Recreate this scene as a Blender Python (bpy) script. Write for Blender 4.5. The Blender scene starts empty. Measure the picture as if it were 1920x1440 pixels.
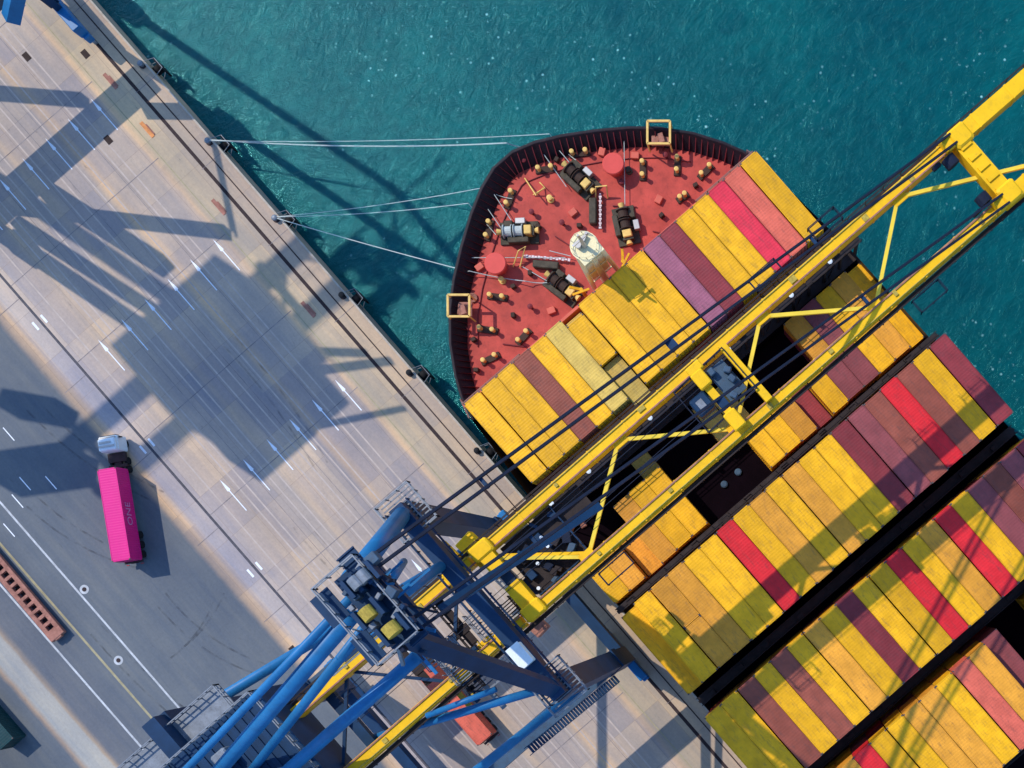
import bpy, math, random
from mathutils import Vector, Matrix, Euler
random.seed(7)
R = math.radians
sc = bpy.context.scene
col = sc.collection
# ---------------------------------------------------------------- camera, sky, sun, exposure
# world axes: X runs along the quay (towards the stern), Y runs out over the water, Z up; z = 0 is the quay surface
CS, SN = math.cos(R(41)), math.sin(R(41))
cam_d = bpy.data.cameras.new('camera')
cam = bpy.data.objects.new('camera', cam_d); col.objects.link(cam)
cam.location = (0, 0, 150); cam.rotation_euler = (0, 0, R(49))
cam_d.sensor_width = 36; cam_d.lens = 2100 / 1920 * 36
cam_d.shift_x = -530 / 1920; cam_d.shift_y = 370 / 1920
cam_d.clip_start = 1; cam_d.clip_end = 6000
sc.camera = cam
SUN_EL, SUN_AZ = R(47), R(15)
travel = Vector((math.cos(SUN_EL) * math.cos(SUN_AZ), math.cos(SUN_EL) * math.sin(SUN_AZ), -math.sin(SUN_EL)))
w = bpy.data.worlds.new('World'); sc.world = w; w.use_nodes = True
nt = w.node_tree; bg = nt.nodes['Background']
sky = nt.nodes.new('ShaderNodeTexSky'); sky.sky_type = 'NISHITA'; sky.sun_disc = False
sky.sun_elevation = SUN_EL; sky.sun_rotation = math.atan2(-travel.x, -travel.y)
sky.ozone_density = 5.0; sky.dust_density = 0.4; sky.air_density = 1.1
tn = nt.nodes.new('ShaderNodeMix'); tn.data_type = 'RGBA'; tn.blend_type = 'MULTIPLY'; tn.inputs[0].default_value = 1; tn.inputs[7].default_value = (1.0, 1.11, 1.2, 1)
nt.links.new(sky.outputs[0], tn.inputs[6]); nt.links.new(tn.outputs[2], bg.inputs[0]); bg.inputs[1].default_value = 0.15
sd = bpy.data.lights.new('sun', 'SUN'); sd.energy = 2.5; sd.angle = R(0.5); sd.color = (1.0, 0.93, 0.81)
so = bpy.data.objects.new('sun', sd); col.objects.link(so); so.location = (-60, -20, 120)
so.rotation_euler = travel.to_track_quat('-Z', 'Y').to_euler()
sc.view_settings.view_transform = 'Standard'; sc.view_settings.look = 'None'
sc.view_settings.exposure = 0.62; sc.view_settings.gamma = 1

# ---------------------------------------------------------------- placing helper: survey sheet of the berth -> metres
def at(x, y, z=0.0):
    S = 2100 / (150 - z)
    n = x * SN + y * CS; u = x * CS - y * SN
    return Vector(((n - 1800) / S, (u - 409.5) / S, z))

# ---------------------------------------------------------------- mesh builder
class MB:
    def __init__(s): s.v = []; s.f = []; s.m = []; s.mi = 0
    def add(s, vs, fs):
        b = len(s.v); s.v += [tuple(q) for q in vs]
        s.f += [tuple(i + b for i in f) for f in fs]; s.m += [s.mi] * len(fs)
    def box(s, c, d, rz=0.0, bev=0.0):
        hx, hy, hz = d[0] / 2, d[1] / 2, d[2] / 2
        ca, sa = math.cos(rz), math.sin(rz)
        def T(x, y, z): return (c[0] + x * ca - y * sa, c[1] + x * sa + y * ca, c[2] + z)
        if bev <= 0:
            vs = [T(x, y, z) for z in (-hz, hz) for x, y in ((-hx, -hy), (hx, -hy), (hx, hy), (-hx, hy))]
            s.add(vs, [(3, 2, 1, 0), (4, 5, 6, 7), (0, 1, 5, 4), (1, 2, 6, 5), (2, 3, 7, 6), (3, 0, 4, 7)])
        else:
            b = bev
            rings = [(-hz, 0), (hz - b, 0), (hz, b)]
            vs = []
            for z, i in rings:
                X, Y = hx - i, hy - i
                vs += [T(x, y, z) for x, y in ((-X + b, -Y), (X - b, -Y), (X, -Y + b), (X, Y - b), (X - b, Y), (-X + b, Y), (-X, Y - b), (-X, -Y + b))]
            fs = [tuple(range(7, -1, -1)), tuple(range(16, 24))]
            for r in range(2):
                for k in range(8):
                    a, e = r * 8 + k, r * 8 + (k + 1) % 8
                    fs.append((a, e, e + 8, a + 8))
            s.add(vs, fs)
        return s
    def beam(s, p, q, wd, h, up=(0, 0, 1)):
        p, q = Vector(p), Vector(q); d = (q - p).normalized(); up = Vector(up)
        if abs(d.dot(up)) > 0.98: up = Vector((1, 0, 0))
        sx = d.cross(up).normalized(); sz = sx.cross(d).normalized()
        vs = []
        for b in (p, q):
            for a, e in ((-1, -1), (1, -1), (1, 1), (-1, 1)):
                vs.append(b + sx * a * wd / 2 + sz * e * h / 2)
        s.add(vs, [(0, 1, 2, 3), (7, 6, 5, 4), (0, 4, 5, 1), (1, 5, 6, 2), (2, 6, 7, 3), (3, 7, 4, 0)])
        return s
    def tube(s, pts, r, n=8, cap=True):
        pts = [Vector(p) for p in pts]; rings = []
        up = Vector((0, 0, 1))
        for i, p in enumerate(pts):
            d = (pts[min(i + 1, len(pts) - 1)] - pts[max(i - 1, 0)]).normalized()
            a = d.cross(up)
            if a.length < 0.1: a = d.cross(Vector((1, 0, 0)))
            a.normalize(); b = a.cross(d).normalized()
            rr = r[i] if isinstance(r, (list, tuple)) else r
            rings.append([p + (a * math.cos(2 * math.pi * k / n) + b * math.sin(2 * math.pi * k / n)) * rr for k in range(n)])
        vs = [v for g in rings for v in g]; fs = []
        for i in range(len(rings) - 1):
            for k in range(n):
                fs.append((i * n + k, i * n + (k + 1) % n, (i + 1) * n + (k + 1) % n, (i + 1) * n + k))
        if cap:
            fs.append(tuple(range(n - 1, -1, -1))); fs.append(tuple((len(rings) - 1) * n + k for k in range(n)))
        s.add(vs, fs); return s
    def cyl(s, c, r, h, n=14, axis='z', r2=None):
        c = Vector(c); d = {'z': Vector((0, 0, 1)), 'x': Vector((1, 0, 0)), 'y': Vector((0, 1, 0))}[axis]
        return s.tube([c, c + d * h], [r, r if r2 is None else r2], n)
    def lathe(s, c, prof, n=16):
        vs = []; fs = []
        for r, z in prof:
            for k in range(n):
                a = 2 * math.pi * k / n; vs.append((c[0] + r * math.cos(a), c[1] + r * math.sin(a), c[2] + z))
        for i in range(len(prof) - 1):
            for k in range(n):
                fs.append((i * n + k, i * n + (k + 1) % n, (i + 1) * n + (k + 1) % n, (i + 1) * n + k))
        fs.append(tuple((len(prof) - 1) * n + k for k in range(n))); s.add(vs, fs); return s
    def poly(s, pts, z):
        s.add([(p[0], p[1], z) for p in pts], [tuple(range(len(pts)))]); return s
    def rail(s, p, q, h=1.1, step=1.6, r=0.045):
        p, q = Vector(p), Vector(q); L = (q - p).length; k = max(1, int(L / step))
        for hh in (h, h * .55): s.beam(p + Vector((0, 0, hh)), q + Vector((0, 0, hh)), r * 2, r * 2)
        for i in range(k + 1):
            a = p.lerp(q, i / k); s.beam(a, a + Vector((0, 0, h)), r * 2, r * 2)
        return s
    def mesh(s, name, mats):
        me = bpy.data.meshes.new(name); me.from_pydata(s.v, [], s.f)
        for m in (mats if isinstance(mats, (list, tuple)) else [mats]): me.materials.append(m)
        if any(s.m): me.polygons.foreach_set('material_index', s.m)
        me.update(); return me
    def build(s, name, mats, parent=None, smooth=False):
        me = s.mesh(name, mats); o = bpy.data.objects.new(name, me); col.objects.link(o)
        if smooth: me.polygons.foreach_set('use_smooth', [True] * len(me.polygons))
        if parent is not None:
            o.parent = parent; root = parent
            while root.parent: root = root.parent
            if root.type == 'EMPTY': me.transform(Matrix.Translation(-root.location))
        return o
def tag(o, label=None, cat=None, group=None, kind=None):
    if label: o['label'] = label
    if cat: o['category'] = cat
    if group: o['group'] = group
    if kind: o['kind'] = kind
    return o
def empty(name, loc, label, cat, group=None):
    o = bpy.data.objects.new(name, None); col.objects.link(o); o.location = loc; o.empty_display_size = .5
    return tag(o, label, cat, group)

# ---------------------------------------------------------------- materials
def lin(c): return tuple(((v / 255 + .055) / 1.055) ** 2.4 if v > 10 else v / 255 / 12.92 for v in c)
def mat(name, colr, rough=.55, metal=0.0, var=.12, scale=.6, dirt=0.0, dirt_col=(.06, .035, .02), rnd=0.0, bump=0.0, spec=.18, streak=None):
    m = bpy.data.materials.new(name); m.use_nodes = True; t = m.node_tree; N = t.nodes; L = t.links
    b = N['Principled BSDF']; b.inputs['Roughness'].default_value = rough; b.inputs['Metallic'].default_value = metal
    b.inputs['Specular IOR Level'].default_value = spec
    tc = N.new('ShaderNodeTexCoord'); src = tc.outputs['Object']
    if rnd > 0:
        oi = N.new('ShaderNodeObjectInfo'); vm = N.new('ShaderNodeVectorMath'); vm.operation = 'MULTIPLY_ADD'
        cb = N.new('ShaderNodeCombineXYZ')
        for k in range(3): L.new(oi.outputs['Random'], cb.inputs[k])
        L.new(cb.outputs[0], vm.inputs[0]); vm.inputs[1].default_value = (97, 53, 31); L.new(src, vm.inputs[2]); src = vm.outputs[0]
    n1 = N.new('ShaderNodeTexNoise'); n1.inputs['Scale'].default_value = scale; n1.inputs['Detail'].default_value = 6; n1.inputs['Roughness'].default_value = .65
    L.new(src, n1.inputs['Vector'])
    mr = N.new('ShaderNodeMapRange'); mr.inputs[1].default_value = .3; mr.inputs[2].default_value = .7
    mr.inputs[3].default_value = 1 - var; mr.inputs[4].default_value = 1 + var; L.new(n1.outputs[0], mr.inputs[0])
    val = mr.outputs[0]
    if rnd > 0:
        m2 = N.new('ShaderNodeMapRange'); L.new(oi.outputs['Random'], m2.inputs[0]); m2.inputs[3].default_value = 1 - rnd; m2.inputs[4].default_value = 1 + rnd * .4
        mm = N.new('ShaderNodeMath'); mm.operation = 'MULTIPLY'; L.new(val, mm.inputs[0]); L.new(m2.outputs[0], mm.inputs[1]); val = mm.outputs[0]
    mx = N.new('ShaderNodeMix'); mx.data_type = 'RGBA'; mx.blend_type = 'MULTIPLY'; mx.inputs[0].default_value = 1
    mx.inputs[6].default_value = (*colr, 1); L.new(val, mx.inputs[7]); out = mx.outputs[2]
    if dirt > 0:
        n2 = N.new('ShaderNodeTexNoise'); n2.inputs['Scale'].default_value = scale * 4.3; n2.inputs['Detail'].default_value = 8; n2.inputs['Roughness'].default_value = .75
        if streak:
            mp = N.new('ShaderNodeMapping'); mp.inputs['Scale'].default_value = streak; L.new(src, mp.inputs[0]); L.new(mp.outputs[0], n2.inputs['Vector'])
        else: L.new(src, n2.inputs['Vector'])
        r2 = N.new('ShaderNodeMapRange'); r2.inputs[1].default_value = .51; r2.inputs[2].default_value = .72; r2.inputs[4].default_value = dirt
        L.new(n2.outputs[0], r2.inputs[0])
        m3 = N.new('ShaderNodeMix'); m3.data_type = 'RGBA'; L.new(r2.outputs[0], m3.inputs[0]); L.new(out, m3.inputs[6]); m3.inputs[7].default_value = (*dirt_col, 1); out = m3.outputs[2]
    L.new(out, b.inputs['Base Color'])
    if bump > 0:
        bp = N.new('ShaderNodeBump'); bp.inputs['Strength'].default_value = bump; bp.inputs['Distance'].default_value = .05
        L.new(n1.outputs[0], bp.inputs['Height']); L.new(bp.outputs[0], b.inputs['Normal'])
    return m
def paint(name, rgb, rnd=.22, dirt=.8, var=.2):
    return mat(name, rgb, .5, 0, var, .45, dirt, tuple(.35 * c + .03 for c in rgb), rnd, streak=(.35, 1.6, 1))
CC = {
 'Y': ('yellow', paint('container_yellow', (.78, .385, .010))),
 'O': ('orange-yellow', paint('container_amber', (.68, .29, .03))),
 'T': ('beige', paint('container_sand', (.62, .41, .085))),
 'M': ('maroon', paint('container_maroon', (.25, .036, .042))),
 'N': ('rust-brown', paint('container_brown', (.27, .07, .045))),
 'P': ('dusty maroon', paint('container_dusty', (.27, .065, .068))),
 'V': ('mauve', paint('container_mauve', (.30, .095, .14))),
 'R': ('bright red', paint('container_red', (.60, .02, .026))),
 'C': ('crimson', paint('container_crimson', (.62, .03, .055))),
 'S': ('salmon', paint('container_salmon', (.62, .12, .075))),
 'B': ('navy blue', paint('container_navy', (.012, .03, .09))),
 'K': ('hot pink', paint('container_pink', (.70, .018, .21), 0, .12, .05)),
 'G': ('dark teal', paint('container_teal', (.008, .045, .05))),
}
M = {
 'cast': mat('casting_steel', (.10, .08, .075), .6, .2),
 'castlit': mat('galvanised_steel', (.42, .40, .38), .45, .5),
 'yellow': mat('crane_yellow', (.82, .46, .01), .45, 0, .12, .35, .35, (.35, .2, .03)),
 'oldyellow': mat('old_yellow', (.42, .30, .05), .6, 0, .3, 2, .6),
 'yellow2': mat('brace_yellow', (.78, .54, .05), .45),
 'blue': mat('crane_blue', (.016, .14, .33), .42, 0, .2, .25, .35, (.02, .05, .09)),
 'navy': mat('crane_dark_blue', (.008, .034, .085), .5, 0, .25, .4, .35, (.012, .03, .05)),
 'steelblue': mat('stay_steel', (.008, .013, .03), .7, 0, .3, .8),
 'slate': mat('slate_blue', (.05, .09, .14), .5, 0, .2, .4, .5),
 'grey': mat('steel_grey', (.20, .22, .25), .5, .3, .25, 1.2, .4),
 'white': mat('white_paint', (.72, .76, .78), .4, 0, .05, 1, .25, (.3, .3, .28)),
 'black': mat('black_rubber', (.015, .015, .017), .8),
 'glass': mat('dark_glass', (.01, .014, .02), .08, 0, 0, 1, spec=.8),
 'hull': mat('hull_navy', (.012, .016, .035), .5, 0, .2, .2, .3, (.05, .02, .015)),
 'bulwark': mat('bulwark_paint', (.012, .008, .013), .6, 0, .3, .8, .4, (.1, .02, .02)),
 'deck': mat('deck_red', (.44, .062, .045), .6, 0, .28, .3, .75, (.24, .035, .03), bump=.3),
 'deckred': mat('stiffener_red', (.17, .025, .03), .6),
 'wall': mat('breakwater_red', (.58, .12, .08), .55, 0, .12, .5, .4, (.3, .05, .03)),
 'ventred': mat('vent_red', (.62, .075, .06), .45, 0, .08),
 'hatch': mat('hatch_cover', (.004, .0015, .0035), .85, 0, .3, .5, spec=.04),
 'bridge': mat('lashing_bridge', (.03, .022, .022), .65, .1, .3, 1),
 'bridgerail': mat('lashing_rail', (.24, .13, .11), .6),
 'bitt': mat('bitt_cream', (.70, .45, .13), .5, 0, .15, 2),
 'bittbase': mat('bitt_base', (.05, .028, .02), .7),
 'winch': mat('winch_green', (.06, .05, .035), .6, .1, .4, 1.5, .4, (.2, .12, .05)),
 'mast': mat('mast_cream', (.80, .70, .42), .5, 0, .08, 1.5, .3, (.45, .33, .15)),
 'rope': mat('mooring_rope', (.42, .45, .42), .9, 0, .15, 3),
 'chain': mat('chain_steel', (.62, .50, .50), .6, .2, .3, 3),
 'rust': mat('rusty_steel', (.34, .15, .11), .85, 0, .35, 1.3, .7, (.12, .05, .035)),
 'orange': mat('orange_steel', (.62, .24, .08), .7, 0, .3, 1.5, .6, (.2, .05, .03)),
 'roadwhite': mat('worn_white', (.46, .47, .48), .8, 0, .25, .8, .8, (.2, .2, .21)),
 'paintwhite': mat('marking_white', (.78, .80, .84), .7, 0, .12, 1.5, .4, (.5, .5, .5)),
 'paintyellow': mat('marking_yellow', (.34, .29, .17), .8, 0, .2, 1.2, .6, (.25, .22, .18)),
 'linepink': mat('marking_faded', (.46, .375, .32), .85, 0, .15, .8, .7, (.42, .37, .35)),
 'raildark': mat('rail_slot', (.045, .03, .03), .8, 0, .3, 2),
 'railgrey': mat('rail_grey', (.09, .085, .10), .7, .1, .3, 2),
 'joint': mat('slab_joint', (.22, .19, .19), .9, 0, .4, .8),
}

def apron_material():
    m = bpy.data.materials.new('quay_concrete'); m.use_nodes = True; t = m.node_tree; N = t.nodes; L = t.links
    b = N['Principled BSDF']; b.inputs['Roughness'].default_value = .85; b.inputs['Specular IOR Level'].default_value = .25
    tc = N.new('ShaderNodeTexCoord'); sp = N.new('ShaderNodeSeparateXYZ'); L.new(tc.outputs['Object'], sp.inputs[0])
    def ramp(stops, interp='LINEAR'):
        r = N.new('ShaderNodeValToRGB'); r.color_ramp.interpolation = interp; e = r.color_ramp.elements
        e[0].position, e[0].color = stops[0][0], (*stops[0][1], 1); e[1].position, e[1].color = stops[-1][0], (*stops[-1][1], 1)
        for p, c_ in stops[1:-1]:
            k = e.new(p); k.color = (*c_, 1)
        return r
    def mixc(f, a, c_, mode='MIX'):
        x = N.new('ShaderNodeMix'); x.data_type = 'RGBA'; x.blend_type = mode
        for sock, v in ((x.inputs[0], f), (x.inputs[6], a), (x.inputs[7], c_)):
            if isinstance(v, (int, float)): sock.default_value = v
            elif isinstance(v, tuple): sock.default_value = (*v, 1)
            else: L.new(v, sock)
        return x.outputs[2]
    def noise(scale, det=6, stretch=(1, 1, 1), rough=.6):
        mp = N.new('ShaderNodeMapping'); mp.inputs['Scale'].default_value = stretch; L.new(tc.outputs['Object'], mp.inputs[0])
        n = N.new('ShaderNodeTexNoise'); n.inputs['Scale'].default_value = scale; n.inputs['Detail'].default_value = det; n.inputs['Roughness'].default_value = rough
        L.new(mp.outputs[0], n.inputs['Vector']); return n.outputs[0]
    def rng(v, a, c_, lo=0, hi=1):
        r = N.new('ShaderNodeMapRange'); r.inputs[1].default_value = a; r.inputs[2].default_value = c_; r.inputs[3].default_value = lo; r.inputs[4].default_value = hi; L.new(v, r.inputs[0]); return r.outputs[0]
    # wobbling y so that the bands do not run like ruled lines
    wob = noise(.35, 3, (1, .4, 1)); ma = N.new('ShaderNodeMath'); ma.operation = 'MULTIPLY_ADD'; L.new(wob, ma.inputs[0]); ma.inputs[1].default_value = .5; L.new(sp.outputs[1], ma.inputs[2])
    y = rng(ma.outputs[0], -95.25, -19.75)
    def P_(yy): return max(0, min(1, (yy + 95.5) / 75.5))
    A = (.125, .142, .162); A2 = (.14, .148, .165); Bc = (.47, .36, .265); Lc = (.43, .36, .31); Lp = (.49, .39, .30); Pk = (.56, .41, .275); Lg = (.38, .335, .305)
    st = [(P_(-95), (.09, .10, .11)), (P_(-88.6), A), (P_(-88.2), (.34, .24, .17)), (P_(-87.6), (.36, .35, .32)), (P_(-85.2), (.38, .36, .32)), (P_(-84.9), (.34, .26, .19)), (P_(-84.2), A2), (P_(-76.6), A),
          (P_(-57.9), A), (P_(-57.3), (.40, .30, .22)), (P_(-56.4), Pk), (P_(-55.4), (.42, .385, .385)), (P_(-50), Lc), (P_(-48.5), Lp), (P_(-47.5), Lc), (P_(-43), Lg), (P_(-42), Lp), (P_(-41), Lc), (P_(-36), Lg), (P_(-35), Pk), (P_(-34), Lc), (P_(-30), Lg), (P_(-28.3), Lc), (P_(-27.6), Pk), (P_(-26.9), (.42, .36, .27)), (P_(-20), Bc)]
    r = ramp(st); L.new(y, r.inputs[0]); base = r.outputs[0]
    lanes = rng(sp.outputs[1], -58, -57); 
    # concrete bays: patches of different casts
    br = N.new('ShaderNodeTexBrick'); br.offset = 0; br.inputs['Scale'].default_value = 1; br.inputs['Mortar Size'].default_value = .035; br.inputs['Mortar Smooth'].default_value = .5
    br.inputs['Brick Width'].default_value = 6.75; br.inputs['Row Height'].default_value = 4.05
    br.inputs['Color1'].default_value = (.84, .85, .93, 1); br.inputs['Color2'].default_value = (1.13, 1.06, .97, 1); br.inputs['Mortar'].default_value = (.78, .72, .70, 1)
    L.new(tc.outputs['Object'], br.inputs['Vector'])
    br2 = N.new('ShaderNodeTexBrick'); br2.offset = .37; br2.inputs['Scale'].default_value = 1; br2.inputs['Mortar Size'].default_value = 0
    br2.inputs['Brick Width'].default_value = 19.5; br2.inputs['Row Height'].default_value = 9.3
    br2.inputs['Color1'].default_value = (.86, .87, .92, 1); br2.inputs['Color2'].default_value = (1.12, 1.08, 1.0, 1); L.new(tc.outputs['Object'], br2.inputs['Vector'])
    pat = mixc(1.0, br.outputs[0], br2.outputs[0], 'MULTIPLY')
    f = N.new('ShaderNodeMath'); f.operation = 'MULTIPLY'; L.new(lanes, f.inputs[0]); f.inputs[1].default_value = .95
    base = mixc(f.outputs[0], base, mixc(1.0, base, pat, 'MULTIPLY'))
    # tyre-worn streaks along the lanes, stains, grain
    base = mixc(1.0, base, mixc(rng(noise(.55, 7, (.12, 1.7, 1), .65), .35, .7), (.86, .88, .93), (1.12, 1.06, .99)), 'MULTIPLY')
    base = mixc(1.0, base, mixc(rng(noise(.09, 6), .35, .68), (.84, .86, .90), (1.12, 1.09, 1.04)), 'MULTIPLY')
    base = mixc(1.0, base, mixc(rng(noise(2.6, 9, (1, 1, 1), .8), .3, .72), (.86, .86, .86), (1.1, 1.1, 1.1)), 'MULTIPLY')
    base = mixc(rng(noise(.42, 8, (.5, 1.2, 1), .75), .64, .78, 0, .5), base, (.17, .10, .06))
    base = mixc(rng(noise(1.3, 8, (.3, 1, 1), .8), .6, .76, 0, .75), base, (.05, .05, .055))
    L.new(base, b.inputs['Base Color'])
    bp = N.new('ShaderNodeBump'); bp.inputs['Strength'].default_value = .25; bp.inputs['Distance'].default_value = .03; L.new(noise(4, 8), bp.inputs['Height']); L.new(bp.outputs[0], b.inputs['Normal'])
    return m
def water_material():
    m = bpy.data.materials.new('harbour_water'); m.use_nodes = True; t = m.node_tree; N = t.nodes; L = t.links
    b = N['Principled BSDF']; b.inputs['Roughness'].default_value = .12; b.inputs['IOR'].default_value = 1.33; b.inputs['Specular IOR Level'].default_value = .6; b.inputs['Specular Tint'].default_value = (.2, .95, 1, 1)
    tc = N.new('ShaderNodeTexCoord')
    def noise(scale, det=6, stretch=(1, 1, 1), rough=.6, dist=0, rot=0):
        mp = N.new('ShaderNodeMapping'); mp.inputs['Rotation'].default_value = (0, 0, rot); mp.inputs['Scale'].default_value = stretch; L.new(tc.outputs['Object'], mp.inputs[0])
        n = N.new('ShaderNodeTexNoise'); n.inputs['Scale'].default_value = scale; n.inputs['Detail'].default_value = det; n.inputs['Roughness'].default_value = rough; n.inputs['Distortion'].default_value = dist
        L.new(mp.outputs[0], n.inputs['Vector']); return n.outputs[0]
    def rng(v, a, c_, lo=0, hi=1):
        r = N.new('ShaderNodeMapRange'); r.inputs[1].default_value = a; r.inputs[2].default_value = c_; r.inputs[3].default_value = lo; r.inputs[4].default_value = hi; L.new(v, r.inputs[0]); return r.outputs[0]
    def mixc(f, a, c_, mode='MIX'):
        x = N.new('ShaderNodeMix'); x.data_type = 'RGBA'; x.blend_type = mode
        for sock, v in ((x.inputs[0], f), (x.inputs[6], a), (x.inputs[7], c_)):
            if isinstance(v, (int, float)): sock.default_value = v
            elif isinstance(v, tuple): sock.default_value = (*v, 1)
            else: L.new(v, sock)
        return x.outputs[2]
    c0 = mixc(rng(noise(.035, 4), .35, .65), (.0005, .052, .062), (.0012, .085, .085))
    c1 = mixc(rng(noise(.5, 7, (1, .6, 1), .7, .6, .6), .35, .7), (.72, .8, .82), (1.35, 1.2, 1.18)); base = mixc(1.0, c0, c1, 'MULTIPLY')
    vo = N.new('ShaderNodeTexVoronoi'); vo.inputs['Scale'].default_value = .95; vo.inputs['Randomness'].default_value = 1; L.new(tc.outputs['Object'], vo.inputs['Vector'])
    sparkle = rng(vo.outputs['Distance'], .03, .23, 1, 0)  # pale flecks: sun sparkle painted into the water colour
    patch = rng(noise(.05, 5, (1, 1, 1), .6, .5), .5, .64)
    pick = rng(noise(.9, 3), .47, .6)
    mu = N.new('ShaderNodeMath'); mu.operation = 'MULTIPLY'; L.new(sparkle, mu.inputs[0]); L.new(patch, mu.inputs[1])
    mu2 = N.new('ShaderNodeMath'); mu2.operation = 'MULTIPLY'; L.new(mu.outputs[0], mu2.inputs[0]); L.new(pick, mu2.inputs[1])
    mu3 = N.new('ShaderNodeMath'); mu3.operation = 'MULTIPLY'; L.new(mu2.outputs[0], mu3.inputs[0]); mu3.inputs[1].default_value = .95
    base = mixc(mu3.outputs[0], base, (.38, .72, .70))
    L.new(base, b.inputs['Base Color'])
    bp = N.new('ShaderNodeBump'); bp.inputs['Strength'].default_value = .8; bp.inputs['Distance'].default_value = .35; L.new(noise(.9, 9, (1, .55, 1), .68, .4, .5), bp.inputs['Height']); L.new(bp.outputs[0], b.inputs['Normal'])
    return m

# ---------------------------------------------------------------- the setting
def struct(o): o['kind'] = 'structure'; return o
WZ = -3.6
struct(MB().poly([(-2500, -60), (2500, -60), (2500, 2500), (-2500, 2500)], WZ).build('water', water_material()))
q = MB()
q.add([(-2500, -2500, 0), (2500, -2500, 0), (2500, -20.0, 0), (-2500, -20.0, 0), (2500, -20.0, -9), (-2500, -20.0, -9)], [(0, 1, 2, 3), (3, 2, 4, 5)])
struct(q.build('quay', apron_material()))
k = MB(); k.box((0, -20.14, .06), (1200, .26, .12)); struct(k.build('quay_kerb', mat('kerb_concrete', (.42, .36, .29), .85, 0, .2, .7, .4)))
def lane(y, wd, z, x0=-260, x1=260): return MB().box(((x0 + x1) / 2, y, z / 2 + .0005), (x1 - x0, wd, z))
def railobj(y, wd, m, label):
    b = MB(); b.box((0, y, .004), (600, wd, .008)); b.box((0, y, .02), (600, .12, .05))
    return tag(b.build('crane_rail', m), label, 'rail', None)
railobj(-23.3, .46, M['raildark'], 'dark waterside crane rail running along the quay, wider of the two near the edge')
railobj(-21.75, .16, M['raildark'], 'thin dark slot rail closest to the quay edge')
railobj(-53.4, .34, M['railgrey'], 'dark grey landside crane rail beside the asphalt road')
b = MB(); b.box((0, -26.8, .006), (600, .13, .006)); b.box((0, -77.0, .004), (600, .3, .008))
struct(b.build('yellow_road_marking', M['paintyellow']))
b = MB(); b.box((0, -73.35, .004), (600, .26, .008)); b.box((0, -80.6, .004), (600, .26, .008))
struct(b.build('white_road_marking', M['roadwhite']))
b = MB()
for u in (-24, -40, -78, -96, -133, -152, -190, -206, -248, -262, -305):
    b.box((0, (u - 409.5) / 14, .003), (600, .2, .006))
struct(b.build('faded_lane_marking', M['linepink']))
b = MB()
for i in range(-14, 16):
    X = -44.5 + i * 13.55
    b.box((X, -40.2, .0085), (.10, 26.2, .004))
    b.box((X + 2.0, -55.4, .0085), (.09, 3.6, .004)); b.box((X + 5, -21.9 , .0085), (.07, 3.7, .004))
for yy in (-32.6, -38.1, -45.4): b.box((0, yy, .0085), (600, .06, .003))
struct(b.build('slab_joints', M['joint']))
# white tapered lane arrows
b = MB()
for n in (-55, 278, 627, 975, 1323):
    X = (n - 1800) / 14
    for i, u in enumerate((7, -50, -106, -163, -221, -279)):
        Y = (u - 409.5) / 14
        b.add([(X - 1.9, Y, .012), (X, Y - .24, .012), (X + .15, Y - .07, .012), (X + 3.6, Y - .07, .012), (X + 3.6, Y + .07, .012), (X + .15, Y + .07, .012), (X, Y + .24, .012)], [(0, 1, 2, 5, 6), (2, 3, 4, 5)])
for n in (505, 812, 1119):
    X = (n - 1800) / 14
    for yy in (-52.8, -54.3): b.box((X, yy, .006), (1.3, .3, .012))
for i, n in enumerate((594, 715)):   # ticks on the asphalt
    X = (n - 1800) / 14
    for j, yy in enumerate((-69.2, -71.5, -66.5, -74.9)): b.box((X + j * 1.1, yy, .006), (2.3, .13, .012))
struct(b.build('white_lane_arrows', M['paintwhite']))
# dark tyre marks on the road and the apron
b = MB(); rt = random.Random(21)
for (x, y, a0, L_, cv) in ((330, 1225, 1.5, 10, .02), (300, 1120, -.05, 18, .012), (60, 760, .05, 22, .006), (560, 980, -.03, 24, .004), (430, 640, .04, 22, -.004), (180, 1180, .0, 20, .003), (60, 940, .1, 18, .01)):
    c = at(x, y)
    for off in (-.95, .95):
        p = [c.x, c.y + off]; a_ = a0; pts = []
        for k_ in range(22):
            pts.append((p[0] - math.sin(a_) * .13, p[1] + math.cos(a_) * .13)); pts.append((p[0] + math.sin(a_) * .13, p[1] - math.cos(a_) * .13))
            p[0] += math.cos(a_) * L_ / 22; p[1] += math.sin(a_) * L_ / 22; a_ += cv * L_ / 22 * 3
        b.add([(q_[0], q_[1], .0022) for q_ in pts], [(2 * k_, 2 * k_ + 1, 2 * k_ + 3, 2 * k_ + 2) for k_ in range(21)])
def tyre_material():
    m = mat('tyre_mark', (.05, .05, .055), .9, 0, .2, 1); t = m.node_tree; N = t.nodes; L = t.links
    tc = N.new('ShaderNodeTexCoord'); n = N.new('ShaderNodeTexNoise'); n.inputs['Scale'].default_value = .9; n.inputs['Detail'].default_value = 6; L.new(tc.outputs['Object'], n.inputs['Vector'])
    r = N.new('ShaderNodeMapRange'); r.inputs[1].default_value = .4; r.inputs[2].default_value = .75; r.inputs[4].default_value = .38; L.new(n.outputs[0], r.inputs[0]); L.new(r.outputs[0], N['Principled BSDF'].inputs['Alpha'])
    return m
struct(b.build('tyre_marks', tyre_material()))
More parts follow.
